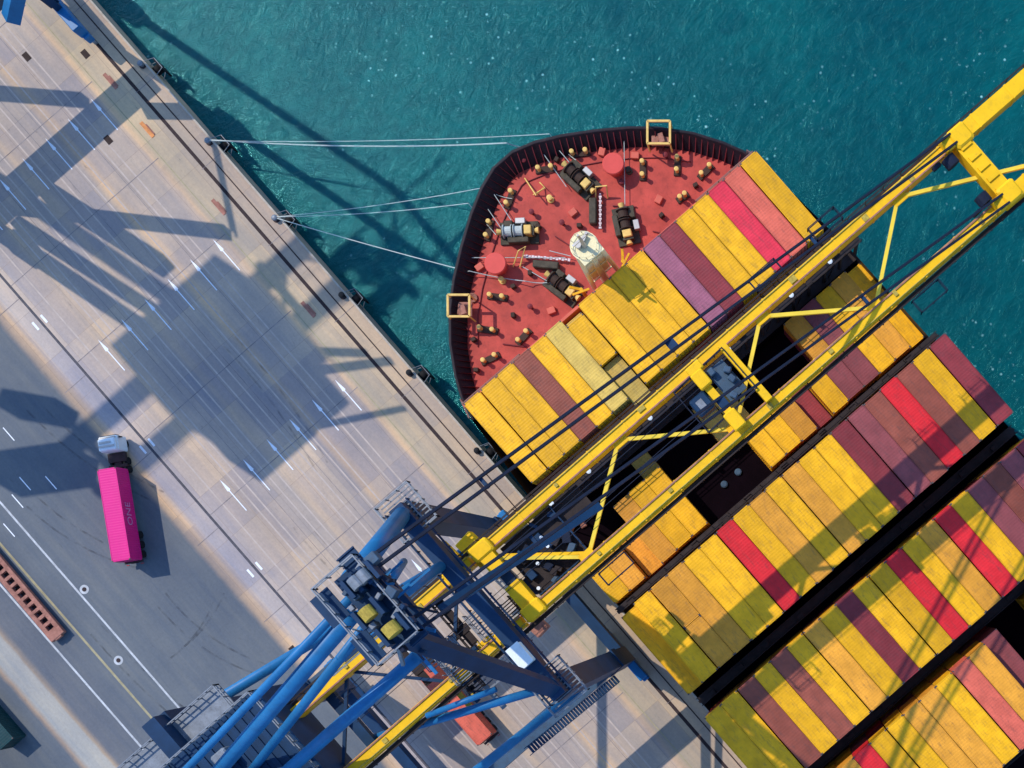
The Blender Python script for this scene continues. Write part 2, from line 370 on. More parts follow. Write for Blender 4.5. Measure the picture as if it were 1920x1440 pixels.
# manholes with white rings
for (x, y), lb in (((158, 1105), 'small round manhole in a white ring touching the white line'), ((222, 1238), 'round manhole in a white ring between white and yellow lines')):
    c = at(x, y); r = empty('manhole', c, lb, 'manhole', 'ringed manholes in the asphalt')
    d = MB(); d.lathe((c.x, c.y, 0), [(.62, .001), (.62, .014), (.45, .014), (.45, .004)], 24); d.build('ring', M['roadwhite'], r)
    d = MB(); d.lathe((c.x, c.y, 0), [(.3, .001), (.3, .02), (.25, .024)], 20); d.build('cover', M['raildark'], r)
# rusty steel pit covers beside the waterside rail
for (x, y), cl, lb in (((276, 243), 'orange', 'rusty orange storm pin pit nearest the top of the quay'), ((410, 388), 'rust', 'brown storm pin pit beside the crane rail near the mooring bollard'),
                   ((207, 152), 'rust', 'dark storm pin pit in the shaded quay corner'), ((578, 580), 'rust', 'brown storm pin pit in the broad shadow by the rail')):
    c = at(x, y); r = empty('pit_cover', c, lb, 'pit cover', 'storm pin pits along the rail')
    MB().box((c.x, c.y, .03), (2.6, .5, .06), 0, .02).build('frame', M[cl], r)
    MB().box((c.x + .25, c.y + .35, .05), (1.8, .16, .1), 0, .02).build('bar', M['rust'], r)
for (x, y), lb in (((50, 106), 'black drain grate at the upper left of the quay'), ((160, 101), 'small black drain grate near the top of the quay'), ((203, 262), 'grey drain grate beside the faded lane lines'), ((550, 1219), 'black drain grate at the edge of the asphalt')):
    c = at(x, y); r = empty('drain_grate', c, lb, 'drain', 'drain grates')
    d = MB(); d.box((c.x, c.y, .012), (1.2, .8, .024)); d.build('frame', M['raildark'], r)
    d = MB()
    for i in range(7): d.box((c.x - .5 + i * .165, c.y, .035), (.06, .74, .02))
    d.build('slats', M['bittbase'], r)

# bollards and fenders along the quay edge
names = ['bollard at the top of the quay', 'bollard holding the two level white ropes', 'bollard holding three fanned white ropes', 'black bollard on the quay in the edge shadow', 'black bollard on the pale quay left of the ship', 'black bollard on the quay beside the ship, near the crane stays', 'black bollard under the crane boom']
for i, n in enumerate((268, 459, 650, 841, 1033, 1226, 1420)):
    X = (n - 1800) / 14; Y = -20.55
    r = empty('bollard', (X, Y, 0), names[i], 'bollard', 'bollards along the quay edge')
    MB().lathe((X, Y, 0), [(.48, .0), (.48, .08), (.40, .10)], 16).build('base', M['raildark'], r)
    MB().lathe((X, Y, .1), [(.25, 0), (.22, .3), (.34, .45), (.42, .55), (.3, .68), (.0, .72)], 16).build('post', M['black'] if i > 2 else M['grey'], r, True)
fn = ['at the top of the quay', 'beside the level mooring ropes', 'beside the fanned mooring ropes', 'in front of the edge shadow', 'nearest the ship', 'between quay and ship hull', 'under the crane boom']
for i, n in enumerate((272, 464, 651, 846, 1037, 1230, 1424)):
    X = (n - 1800) / 14 + .6
    r = empty('fender', (X, -20, -1.2), 'black rubber quay fender with chain-hung frame ' + fn[i], 'fender', 'fenders on the quay wall')
    MB().cyl((X, -20.0, -1.3), .62, .95, 16, 'y').build('rubber_cone', M['black'], r, True)
    MB().box((X, -18.93, -1.4), (1.9, .22, 2.4), 0, .06).build('panel', M['black'], r)
    for s in (-1, 1): MB().tube([(X + s * 1.4, -20, -1.6), (X + s * .9, -18.95, -1.2)], .05, 6).build('hanging_chain', M['grey'], r)
    MB().tube([(X - 1.25, -20, -.05), (X - .85, -18.8, -.25), (X + .85, -18.8, -.25), (X + 1.25, -20, -.05)], .05, 6).build('guard_rail', M['grey'], r)

# ---------------------------------------------------------------- containers
def corr_wall(b, x0, x1, y, z0, z1, sgn, per=.28, dep=.04):
    n = int((x1 - x0) / per); st = (x1 - x0) / n; pts = []
    for i in range(n):
        a = x0 + i * st
        pts += [(a, 0), (a + st * .3, 0), (a + st * .45, dep), (a + st * .85, dep)]
    pts.append((x1, 0))
    vs = []
    for x, d in pts: vs += [(x, y - sgn * d, z0), (x, y - sgn * d, z1)]
    fs = []
    for i in range(len(pts) - 1):
        a = i * 2; fs.append((a, a + 2, a + 3, a + 1) if sgn < 0 else (a + 1, a + 3, a + 2, a))
    b.add(vs, fs)
def box_body(L, H, W_=2.44):
    b = MB(); hx, hy = L / 2, W_ / 2
    for s in (-1, 1):
        corr_wall(b, -hx + .16, hx - .16, s * (hy - .02), .15, H - .10, s)
        b.box((0, s * (hy - .05), .08), (L - .32, .1, .16)); b.box((0, s * (hy - .04), H - .06), (L - .32, .08, .1))
        for e in (-1, 1): b.box((e * (hx - .08), s * (hy - .08), H / 2), (.16, .16, H - .24))
    b.box((-hx + .05, 0, H / 2), (.06, W_ - .32, H - .3))
    for e in (-1, 1):
        b.box((e * (hx - .06), 0, H - .08), (.12, W_ - .32, .13)); b.box((e * (hx - .06), 0, .09), (.12, W_ - .32, .16))
    b.box((0, 0, .17), (L - .3, W_ - .24, .04))
    b.mi = 1
    for s in (-1, 1):
        for e in (-1, 1):
            for z in (.06, H - .06): b.box((e * (hx - .085), s * (hy - .085), z), (.178, .178, .122))
    return b
def box_roof(L, H, W_=2.44):
    b = MB(); hx, hy = L / 2 - .13, W_ / 2 - .09
    b.mi = 0; n = int(2 * hx / .34); st = 2 * hx / n; z = H - .035; pts = []
    for i in range(n):
        a = -hx + i * st; pts += [(a, 0), (a + st * .35, 0), (a + st * .5, .007), (a + st * .85, .007)]
    pts.append((hx, 0)); vs = []
    for x, d in pts: vs += [(x, -hy + .06, z + d), (x, hy - .06, z + d)]
    b.add(vs, [(i * 2, i * 2 + 2, i * 2 + 3, i * 2 + 1) for i in range(len(pts) - 1)])
    for s in (-1, 1): b.add([(-hx, s * hy, z), (hx, s * hy, z), (hx, s * (hy - .06), z), (-hx, s * (hy - .06), z)], [(0, 1, 2, 3) if s < 0 else (3, 2, 1, 0)])
    return b
def box_door(L, H, W_=2.44):
    b = MB(); hx = L / 2
    for s in (-1, 1): b.box((hx - .05, s * .535, H / 2 + .01), (.06, 1.05, H - .32))
    b.mi = 1
    for y in (-.85, -.3, .3, .85): b.tube([(hx - .005, y, .2), (hx - .005, y, H - .2)], .022, 6); b.box((hx - .005, y + .1, 1.1), (.03, .22, .05))
    return b
BOXM = {}
def boxmeshes(L, H):
    key = (L, H)
    if key not in BOXM:
        mm = [CC['Y'][1], M['cast']]
        f = MB()
        for p in (box_body(L, H), box_roof(L, H), box_door(L, H)):
            base = len(f.v); f.v += p.v; f.f += [tuple(i + base for i in q_) for q_ in p.f]; f.m += p.m
        BOXM[key] = (box_body(L, H).mesh('body', mm), box_roof(L, H).mesh('roof', mm), box_door(L, H).mesh('door', mm), f.mesh('container', mm))
    return BOXM[key]
def setcol(o, cm):
    o.material_slots[0].link = 'OBJECT'; o.material_slots[0].material = cm
    return o
def container(loc, L, H, code, label, group, parts=True, rz=0.0, name='container'):
    bd, rf, dr, full = boxmeshes(L, H); cm = CC[code][1]
    if not parts:
        o = bpy.data.objects.new(name, full); col.objects.link(o); o.location = loc; o.rotation_euler = (0, 0, rz); setcol(o, cm)
        return tag(o, label, 'container', group)
    r = empty(name, loc, label, 'container', group); r.rotation_euler = (0, 0, rz)
    for nm, me in (('body', bd), ('roof', rf), ('door', dr)):
        o = bpy.data.objects.new(nm, me); col.objects.link(o); o.parent = r; setcol(o, cm)
    return r
ORD = ['first', 'second', 'third', 'fourth', 'fifth', 'sixth', 'seventh', 'eighth', 'ninth', 'tenth', 'eleventh', 'twelfth', 'thirteenth', 'fourteenth', 'fifteenth', 'sixteenth', 'seventeenth', 'eighteenth', 'nineteenth', 'twentieth']
L40, L20 = 12.19, 6.06
HATCH = 8.25
GR = (2, 6, 10, 14, 19)
def slotY(bay, i):
    if bay == 0: return -15.75 + 2.5 * i + 1.25 + .12 * ((i > 0) + (i > 6) + (i > 10) + (i > 16))
    return -18.4 + 2.5 * i + 1.25 + .1 * sum(i >= g for g in GR)
# code per slot; lower case = one tier lower, '.' = empty; a pair like ('O','O') = two 20 ft boxes fore and aft
BAYS = [
 (-41.1, 2.62, 4, ['Y', 'Y', 'Y', 'N', 'Y', 'T', 't', 'Y', 'Y', 'Y', 'Y', 'V', 'M', 'Y', 'Y', 'C', 'S', 'Y']),
 (-24.5, 2.62, 2, [('.', 'Y', 6.06), ('.', 'O', 6.06), ('.', 'o', 6.06), ('.', 'O', 9.12), ('.', 'Y', 9.12), ('t', 'Y', 9.12), '.', '.', '.', ('t', '.', 6.06), ('t', 'Y', 6.06), ('.', 'Y', 6.06), ('.', 'O', 6.06), ('.', 'm', 6.06), ('.', 'Y', 6.06), ('O', 'P', 6.06), 'P', 'Y', 'O', 'y']),
 (-10.3, 2.94, 4, ['y', 'Y', ('O', 'O', 6.06), 'O', 'Y', 'Y', 'R', 'Y', 'O', 'Y', 'O', 'Y', 'Y', 'M', 'P', 'N', 'R', 'N', 'Y', 'M']),
 (5.1, 2.94, 4, ['Y', 'Y', 'N', 'Y', 'N', 'Y', 'O', 'Y', 'M', 'Y', 'Y', 'R', 'Y', 'O', 'R', 'Y', 'P', 'N', 'P', 'M']),
 (19.9, 2.94, 4, ['Y', 'M', 'Y', 'O', 'R', 'Y', 'Y', 'O', 'O', 'Y', 'S', 'O', 'p', '.', '.', 'Y', 'M', 'Y', 'R', 'Y']),
]
stack = MB(); LOWER = []
under = 'YYMNYOPYRYYMYNYO'
for bi, (x0, H, T, row) in enumerate(BAYS):
    bw = ORD[bi] + ' bay'
    for i, code in enumerate(row):
        sides = ORD[i]
        halves = [(code, x0 + L40 / 2, L40, '')] if not isinstance(code, tuple) else [(code[0], x0 + L20 / 2 if code[2] < 7 else x0 + 1.5, L20 if code[2] < 7 else 2.99, 'forward '), (code[1], x0 + L40 - code[2] / 2, code[2], 'aft ')]
        for cd, xc, L, hw in halves:
            if cd == '.': continue
            t = T - 1 if cd.islower() else T; y = slotY(bi, i)
            xc += random.uniform(-.05, .05)
            for k in range(t):
                z = HATCH + k * H
                yy = y + random.uniform(-.012, .012)
                top = k == t - 1
                cc = cd.upper() if top else under[(i * 5 + k * 3 + bi * 7) % 16]
                sz = ''
                if k < t - 3: LOWER.append((xc, yy, z, L, H, cc)); continue
                cn = CC[cc][0]
                if top: lb = f'{hw}{cn} container topping the {sides} stack from quay, {bw} from bow'
                elif k == t - 2: lb = f'{hw}{cn} container, second down in {sides} stack from quay, {bw} from bow'
                else: lb = f'{hw}{cn} container, third down in {sides} stack from quay, {bw} from bow'
                container((xc, yy, z), L, H - .02, cc, lb, 'containers stacked on the ship deck', top)
# raised short box on the seventh stack of the first bay
container((-41.1 + L20 / 2 + 1.1, slotY(0, 6), HATCH + 3 * 2.62), L20, 2.6, 'Y', 'short bright yellow container standing raised beside the first dark gap of the first bay', 'containers stacked on the ship deck')
# short box abaft of it
container((-41.1 + L20 * 1.5 + 1.25, slotY(0, 6), HATCH + 3 * 2.62 ), L20 * .86 if False else L20, 1.75, 'T', 'short beige container just abaft the raised yellow one in the first bay', 'containers stacked on the ship deck')
mats_l = [CC[k][1] for k in 'YOMNPRSTCB'] ; b = MB()
for (xc, yy, z, L, H, cc) in LOWER:
    src = boxmeshes(L, H - .02)[3]; base = len(b.v)
    b.v += [(v.co.x + xc, v.co.y + yy, v.co.z + z) for v in src.vertices]
    b.f += [tuple(j + base for j in p.vertices) for p in src.polygons]; b.m += ['YOMNPRSTCB'.index(cc)] * len(src.polygons)
tag(b.build('bottom_tier_containers', mats_l), 'mixed containers in the dark bottom tiers of the ship stacks', 'containers', None, 'stuff')

# ---------------------------------------------------------------- the ship
CY = 6.95
ship = empty('container_ship', (0, CY, 0), 'large container ship with red bow deck moored along the quay', 'ship')
HW = [(60, 25.4), (0, 25.4), (-25, 25.1), (-33, 24.5), (-41, 23.9), (-44, 23.2), (-46.6, 22.0), (-50, 19.9), (-53.3, 17.1), (-55.7, 14.4), (-58.1, 11.1), (-60.4, 7.5), (-62.0, 4.4), (-62.9, 1.6)]
def outline(inset=0.0, dx=0.0, k=1.0):
    pts = []
    for X, h in HW:
        bowf = max(0, min(1, (-30 - X) / 33))
        pts.append((X + dx * bowf + inset * bowf, max(.3, (h - inset * (1 - .5 * bowf)) * (1 - (1 - k) * bowf))))
    return [(x, CY - h) for x, h in pts] + [(x, CY + h) for x, h in reversed(pts)]
def loft(b, rings, closed=False):
    n = len(rings[0][0]); vs = []
    for pts, z in rings: vs += [(p[0], p[1], z) for p in pts]
    fs = []
    for r in range(len(rings) - 1):
        for i in range(n if closed else n - 1):
            j = (i + 1) % n; fs.append((r * n + i, r * n + j, (r + 1) * n + j, (r + 1) * n + i))
    b.add(vs, fs)
DZ, BZ = 10.2, 12.1
b = MB(); loft(b, [(outline(0), BZ), (outline(.1), 9), (outline(.6, 3, .85), 5), (outline(1.2, 7, .62), 0), (outline(1.6, 10, .45), WZ - 3)], True)
b.build('hull', M['hull'], ship)
fo = [p for p in outline(0) if p[0] <= -40.9]
def fpart(ins): return [p for p in outline(ins) if p[0] <= -40]
b = MB(); loft(b, [(fpart(0), BZ), (fpart(.28), BZ + .03), (fpart(.36), BZ), (fpart(1.9), DZ)])
b.build('bulwark', M['bulwark'], ship)
b = MB(); pi = fpart(.35); po = fpart(2.35)
for i in range(len(pi) - 1):
    a, c_ = Vector(pi[i]), Vector(pi[i + 1]); a2, c2 = Vector(po[i]), Vector(po[i + 1]); n = max(1, int((c_ - a).length / .75))
    for k_ in range(n):
        f = (k_ + .5) / n; p = a.lerp(c_, f); q_ = a2.lerp(c2, f)
        b.add([(p.x, p.y, BZ - .05), (q_.x, q_.y, DZ + .05), (p.x, p.y, DZ), (p.x + .07, p.y + .07, BZ - .05), (q_.x + .07, q_.y + .07, DZ + .05), (p.x + .07, p.y + .07, DZ)], [(0, 1, 4, 3), (0, 2, 1), (3, 4, 5), (1, 2, 5, 4)])
b.build('bulwark_stiffeners', M['deckred'], ship)
b = MB(); pf = fpart(1.85); b.add([(x, y, DZ) for x, y in pf] + [(x, y, DZ - 2.5) for x, y in pf], [tuple(range(len(pf)))]); b.build('bow_deck', M['deck'], ship)
mo = [p for p in outline(.2) if p[0] >= -41]
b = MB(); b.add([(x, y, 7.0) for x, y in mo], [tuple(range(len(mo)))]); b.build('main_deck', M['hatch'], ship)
b = MB(); b.box((-41.0, CY, 8.6), (.2, 46, 3.2)); b.build('deck_break_bulkhead', M['bulwark'], ship)
for x0, _, _, row in BAYS:
    w_ = 45.4 if len(row) == 18 else 50.4
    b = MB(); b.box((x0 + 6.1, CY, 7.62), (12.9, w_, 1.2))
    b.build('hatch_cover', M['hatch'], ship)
# breakwater at the aft end of the bow deck
b = MB(); b.box((-42.15, CY, 12.6), (.34, 46.4, 4.8)); 
for i in range(24): b.add([(-42.32, CY - 23 + i * 2, 10.2), (-43.5, CY - 23 + i * 2, 10.2), (-42.32, CY - 23 + i * 2, 14.4), (-42.32, CY - 22.9 + i * 2, 10.2), (-43.5, CY - 22.9 + i * 2, 10.2), (-42.32, CY - 22.9 + i * 2, 14.4)], [(0, 2, 1), (3, 4, 5), (1, 2, 5, 4)])
b.build('breakwater', M['wall'], ship)
for s in (-1, 1):
    MB().rail((-43.6, CY + s * 23.2, 12.1), (-41.2, CY + s * 23.9, 12.1)).build('bow_railing', M['bridgerail'], ship); MB().rail((-42.15, CY + s * 14, 15.0), (-42.15, CY + s * 23, 15.0), 1.0).build('bow_railing', M['bridgerail'], ship)
# lashing bridges in the gaps between the bays
def lashing(X, z0, zt, wd, lights=False, railcol='bridgerail'):
    b = MB()
    for i in range(21):
        y = CY - 25.3 + i * 2.53
        b.box((X, y, (z0 + zt) / 2), (.35, .3, zt - z0))
    for z in (10.8, zt): b.box((X, CY, z), (wd, 50.6, .12))
    for i in range(0, 20, 2):
        y = CY - 25.3 + i * 2.53; b.beam((X, y, z0), (X, y + 2.53, zt), .12, .12)
    if lights: b.box((X, CY, zt - 1.3), (.12, 50.6, 2.4))  # solid panel added under the walkway to shade the second bay
    o = b.build('lashing_bridge', M['bridge'], ship)
    r = MB()
    for s in (-1, 1): r.rail((X + s * wd / 2, CY - 25.3, zt), (X + s * wd / 2, CY + 25.3, zt), 1.05, 2.5, .04)
    for i in range(10): r.box((X + random.uniform(-.3, .3), CY - 24 + i * 5.1 + random.uniform(-1, 1), zt + .25), (.5, .9, .35))
    r.build('handrail', M[railcol], o)
    if lights:
        for u in (166.5, 257, 406, 597, 749, 843):
            c = ((u - 409.5) / 15.6)
            l = MB(); l.lathe((X + .1, c, zt + .6), [(.12, -.6), (.12, 0), (.3, .12), (.3, .26), (.15, .32)], 14); l.build('floodlight', M['white'], o)
    return o
lashing(-25.75, 8.2, 17.6, 1.2, True, 'bridge')
lashing(-11.15, 8.2, 15.6, .6, False, 'bridge')
lashing(3.5, 8.2, 13.3, 1.1, False, 'bridge')
lashing(18.6, 8.2, 13.3, 1.1, False, 'bridge')
lashing(33.3, 8.2, 13.3, 1.1, False, 'bridge')
for x, y in ((1358, 908), (1384, 885)):
    c = at(x, y, 8.3); b = MB(); b.lathe((c.x, c.y, 8.22), [(.45, 0), (.45, .25), (.3, .35)], 16); b.build('hatch_vent', M['slate'], ship)
# mooring gear on the bow deck
PX = R(49)
def deck(x, y, z=DZ): return at(x, y, z)
bitts = [((1075, 290), (1100, 287)), ((1012, 320), (1036, 317)), ((961, 363), (953, 385)), ((920, 420), (915, 445)), ((922, 556), (945, 559)), ((903, 617), (927, 621)), ((910, 678), (931, 668)), ((1206, 308), (1206, 332)), ((1271, 300), (1270, 323)), ((1331, 315), (1316, 330)), ((975, 640), (990, 624)), ((1276, 374), (1285, 368))]
for p, q_ in bitts:
    a, c_ = deck(*p), deck(*q_); b = MB(); mid = (a + c_) / 2; d = c_ - a; ang = math.atan2(d.y, d.x)
    b.box((mid.x, mid.y, DZ + .12), (d.length + 1.0, .85, .24), ang, .05)
    base = b.build('bitt_base', M['bittbase'], ship)
    for e in (a, c_):
        m_ = MB(); m_.lathe((e.x, e.y, DZ + .24), [(.24, 0), (.24, .85), (.29, .9), (.29, 1.05), (.18, 1.1)], 14); m_.build('bitt_post', M['bitt'], base)
for x, y in ((943, 527), (1033, 375), (1180, 322)):
    c = deck(x, y); b = MB(); b.lathe((c.x, c.y, DZ), [(.42, 0), (.42, .2), (.26, .3), (.26, .9), (.36, 1.0), (.2, 1.05)], 14); b.build('roller_post', M['bitt'] if x != 1180 else M['winch'], ship)
for (x, y), ang in (((1088, 338), .1), ((975, 438), .9), ((1175, 425), -.5), ((1058, 540), .2)):
    c = deck(x, y); ca = Vector((math.cos(ang), math.sin(ang), 0)); cb = Vector((-ca.y, ca.x, 0))
    b = MB(); b.box((c.x, c.y, DZ + .15), (4.8, 2.8, .3), ang, .05); b.box(tuple(c - cb * 1.1 + Vector((0, 0, .7))), (2.6, .7, 1.2), ang, .08); b.box(tuple(c + cb * 1.0 - ca * 1.2 + Vector((0, 0, .6))), (1.1, .8, .9), ang, .08)
    for s in (-1.9, -.6, .75, 1.9): b.box(tuple(c + ca * s + Vector((0, 0, .8))), (.25, 1.3, 1.2), ang)
    wch = b.build('winch', M['winch'], ship)
    b = MB()
    for s0, s1, rr in ((-1.75, -.75, .62), (-.45, .6, .62)):
        b.tube([c + ca * s0 + Vector((0, 0, 1.05)), c + ca * s1 + Vector((0, 0, 1.05))], rr, 14)
        for s in (s0, s1): b.tube([c + ca * (s - .04) + Vector((0, 0, 1.05)), c + ca * (s + .04) + Vector((0, 0, 1.05))], .85, 16)
    b.build('rope_drum', M['rope'] if x < 1000 else M['bittbase'], wch)
    b = MB(); b.box(tuple(c + ca * 1.3 + Vector((0, 0, 1.0))), (.9, 1.1, 1.4), ang, .08); b.build('gearbox', M['bitt'], wch); b = MB(); b.tube([c + ca * 2.0 + Vector((0, 0, 1.0)), c + ca * 2.55 + Vector((0, 0, 1.0))], [.25, .42], 12); b.build('warping_head', M['bitt'], wch); b = MB()
    b.tube([c + ca * -2.0 + Vector((0, 0, 1.0)), c + ca * -2.6 + Vector((0, 0, 1.0))], [.25, .42], 12); b.build('warping_head', M['bitt'], wch)
    b = MB(); b.box(tuple(c + cb * 1.3 + ca * .3 + Vector((0, 0, .6))), (1.2, .7, 1.0), ang, .05); b.build('motor', M['castlit'], wch)
for x, y in ((1150, 307), (929, 494)):
    c = deck(x, y, DZ + 2); b = MB(); b.lathe((c.x, c.y, DZ), [(.95, 0), (.95, 1.7), (1.35, 1.8), (1.35, 2.1), (1.25, 2.2)], 28); b.build('round_vent', M['ventred'], ship)
for (a, c_) in (((1127, 366), (1127, 432)), ((982, 482), (1072, 490))):
    a, c_ = deck(*a), deck(*c_); b = MB(); n = 16
    for i in range(n):
        p = a.lerp(c_, i / n); q_ = a.lerp(c_, (i + .8) / n); b.beam(p + Vector((0, 0, .55)), q_ + Vector((0, 0, .55)), .34 if i % 2 else .2, .2 if i % 2 else .34)
    b.build('anchor_chain', M['chain'], ship)
    b = MB(); dd = (c_ - a).normalized(); sd_ = Vector((-dd.y, dd.x, 0))
    b.box(tuple((a + c_) / 2 + sd_ * (-.9 if a.x > -58 else .9) * 1 + Vector((0, 0, .5))), (3.2, .9, 1.0), math.atan2(dd.y, dd.x), .1); b.build('windlass_bed', M['winch'], ship)
def abar(pts, z, nm='davit', m='bitt', r=.09):
    b = MB(); b.tube([at(x, y, z + dz) for x, y, dz in pts], r, 8); return b.build(nm, M[m], ship)
abar([(1117, 375, -.3), (1117, 350, 1.6), (1137, 348, 1.6), (1140, 372, -.3)], DZ + .2)
abar([(962, 500, 0), (972, 470, 1.4), (985, 462, 1.4), (975, 500, 0)], DZ + .2)
abar([(984, 334, 0), (1005, 366, 1.2), (1019, 352, 0)], DZ + .2)
abar([(1000, 365, 0), (1022, 352, 1.0), (1012, 342, 0)], DZ + .2)
# pipes, hatches, coiled ropes and small vents on the bow deck
rd = random.Random(11)
spots = [(1000, 400), (1070, 400), (1010, 430), (1040, 440), (1090, 430), (1165, 350), (1230, 370), (1240, 410), (1150, 265), (1120, 262), (985, 300), (900, 500), (885, 560), (885, 620), (960, 590), (1000, 580), (1040, 580), (960, 540), (1220, 440), (1300, 350), (1250, 300), (1190, 290), (895, 640), (940, 650), (900, 700), (1060, 420), (1130, 290), (1050, 300), (1150, 390), (990, 510)]
for i, (x, y) in enumerate(spots):
    c = deck(x + rd.uniform(-6, 6), y + rd.uniform(-6, 6)); kd = i % 5 if i not in (2, 7, 17, 22, 27) else 4
    b = MB()
    if kd == 0: b.lathe((c.x, c.y, DZ), [(.18, 0), (.18, .7), (.34, .75), (.34, .95), (.1, 1.05)], 12); b.build('air_vent', M['deckred'], ship)
    elif kd == 1: b.box((c.x, c.y, DZ + .25), (1.0, .8, .5), rd.uniform(0, 3), .05); b.build('deck_hatch', M['wall'], ship)
    elif kd == 2:
        pts = [(c.x + (.2 + .018 * k) * math.cos(k * .7), c.y + (.2 + .018 * k) * math.sin(k * .7), DZ + .08 + .006 * k) for k in range(26)]
        b.tube(pts, .09, 5); b.build('rope_coil', M['rust'], ship)
    elif kd == 3: a_ = rd.uniform(0, 3); b.tube([(c.x, c.y, DZ + .15), (c.x + 3 * math.cos(a_), c.y + 3 * math.sin(a_), DZ + .15)], .08, 6); b.build('deck_pipe', M['deckred'], ship)
    else: b.box((c.x, c.y, DZ + .4), (.5, .6, .8), rd.uniform(0, 3), .05); b.build('control_stand', M['bittbase'], ship)
b = MB(); pf2 = fpart(3.3)
for i in range(2, len(pf2) - 3): b.tube([(pf2[i][0], pf2[i][1], DZ + .1), (pf2[i + 1][0], pf2[i + 1][1], DZ + .1)], .07, 6)
b.build('deck_pipe', M['deckred'], ship)
# yellow square frames over the bulwark
for (x, y), s in (((1235, 248), 1.38), ((860, 573), 1.32)):
    c = at(x, y, 13.2); b = MB(); ca, sa = math.cos(PX), math.sin(PX); cr = [(-s, -s), (s, -s), (s, s), (-s, s)]
    pts = [Vector((c.x + a * ca - e * sa, c.y + a * sa + e * ca, 13.2)) for a, e in cr]
    for i in range(4):
        b.beam(pts[i], pts[(i + 1) % 4] , .26, .26); b.beam(pts[i], pts[i] - Vector((0, 0, 2.6)), .16, .16)
    fr = b.build('gangway_frame', M['bitt'], ship)
    b = MB(); b.box((c.x, c.y, 11.3), (2.2, 1.8, .25), PX, .05); b.box((c.x + .2, c.y, 11.7), (.7, 1.2, .6), PX + .3, .05); b.build('gangway_platform', M['rust'], fr)
# foremast
mt = Vector((-43.9, 6.9, 0))
b = MB(); b.tube([(mt.x, mt.y, DZ), (mt.x, mt.y, 23.9)], [.55, .42], 14)
for s in (-1, 1): b.tube([(mt.x + .6, mt.y + s * 1.9, DZ), (mt.x, mt.y + s * 1.25, 23.9)], .30, 10); 
for z in (13.5, 16.5, 19.5): b.beam((mt.x + .3, mt.y - 1.6, z), (mt.x + .3, mt.y + 1.6, z), .16, .2)
b.box((mt.x + .15, mt.y, 18.5), (.12, 2.6, 9.6)); mast = b.build('foremast', M['mast'], ship)
b = MB(); b.lathe((mt.x - .1, mt.y, 23.9), [(.5, -.4), (1.6, -.1), (1.65, .1), (1.5, .16)], 20); b.box((mt.x + .7, mt.y, 23.97), (1.9, 2.9, .2)); b.build('mast_platform', M['mast'], mast)
b = MB()
for k_ in range(12):
    a0, a1 = k_ * math.pi / 6, (k_ + 1) * math.pi / 6
    p, q_ = Vector((mt.x - .1 + 1.5 * math.cos(a0), mt.y + 1.5 * math.sin(a0), 24.05)), Vector((mt.x - .1 + 1.5 * math.cos(a1), mt.y + 1.5 * math.sin(a1), 24.05)); b.rail(p, q_, .6, 5, .025)
b.build('mast_railing', M['mast'], mast)
b = MB(); b.cyl((mt.x, mt.y, 24), .28, 4.2, 12, 'z', .12); b.box((mt.x, mt.y, 26.6), (.25, 2.3, .2)); b.cyl((mt.x, mt.y + .9, 26.6), .16, .5, 10); b.cyl((mt.x - .4, mt.y - .5, 24), .35, .8, 12); b.box((mt.x - .6, mt.y + .5, 24.3), (.3, .9, .5), .4); b.build('mast_light', M['castlit'], mast)
b = MB(); b.beam((mt.x + .45, mt.y - .25, DZ), (mt.x + .45, mt.y - .25, 22.4), .06, .06); b.beam((mt.x + .45, mt.y + .25, DZ), (mt.x + .45, mt.y + .25, 22.4), .06, .06)
for i in range(24): b.beam((mt.x + .45, mt.y - .25, DZ + .5 * i), (mt.x + .45, mt.y + .25, DZ + .5 * i), .04, .04)
b.build('mast_ladder', M['mast'], mast)
for s, (x, y) in ((1, (1168, 490)), (-1, (1090, 543))):   # yellow masthead derrick supports beside the mast foot
    c = at(x, y, 15.2); b = MB(); b.cyl((c.x, c.y, DZ), .22, 5.2, 10); b.beam((c.x, c.y, 15.2), (c.x - 1.1, c.y + s * .9, 15.5), .3, .3); b.beam((c.x - .2, c.y + s * 1.2, 15.3), (c.x + .6, c.y - s * .8, 15.3), .25, .25); b.build('crutch_post', CC['Y'][1], ship)
# rust-red machine on the port side deck between the first two bays
c = at(1057, 972, 8.6); b = MB(); b.box((c.x, c.y, 7.9), (3.4, 2.4, 1.6), .4, .1); b.box((c.x + .5, c.y - .2, 9.0), (1.4, 1.3, .8), .4, .1)
b.tube([(c.x - 1.6, c.y - .9, 8.9), (c.x + .5, c.y + 1.2, 9.2)], .4, 10); b.build('deck_winch', M['orange'], ship)
MB().box((c.x - 1.4, c.y + .8, 8.4), (1.8, 1.3, 1.6), .7, .1).build('deck_locker', M['rust'], ship); MB().box((c.x + 1.8, c.y + 1.4, 8.0), (1.5, .8, 1.2), -.2, .1).build('deck_locker', M['rust'], ship)
b = MB()
for s in (-1, 1): b.rail((-40.5, CY + s * 24.4, 7.0), (-30, CY + s * 25.2, 7.0), 1.0, 2); b.rail((-30, CY + s * 25.3, 7.0), (58, CY + s * 25.5, 7.0), 1.0, 2.5)
b.build('side_railing', M['bridgerail'], ship)
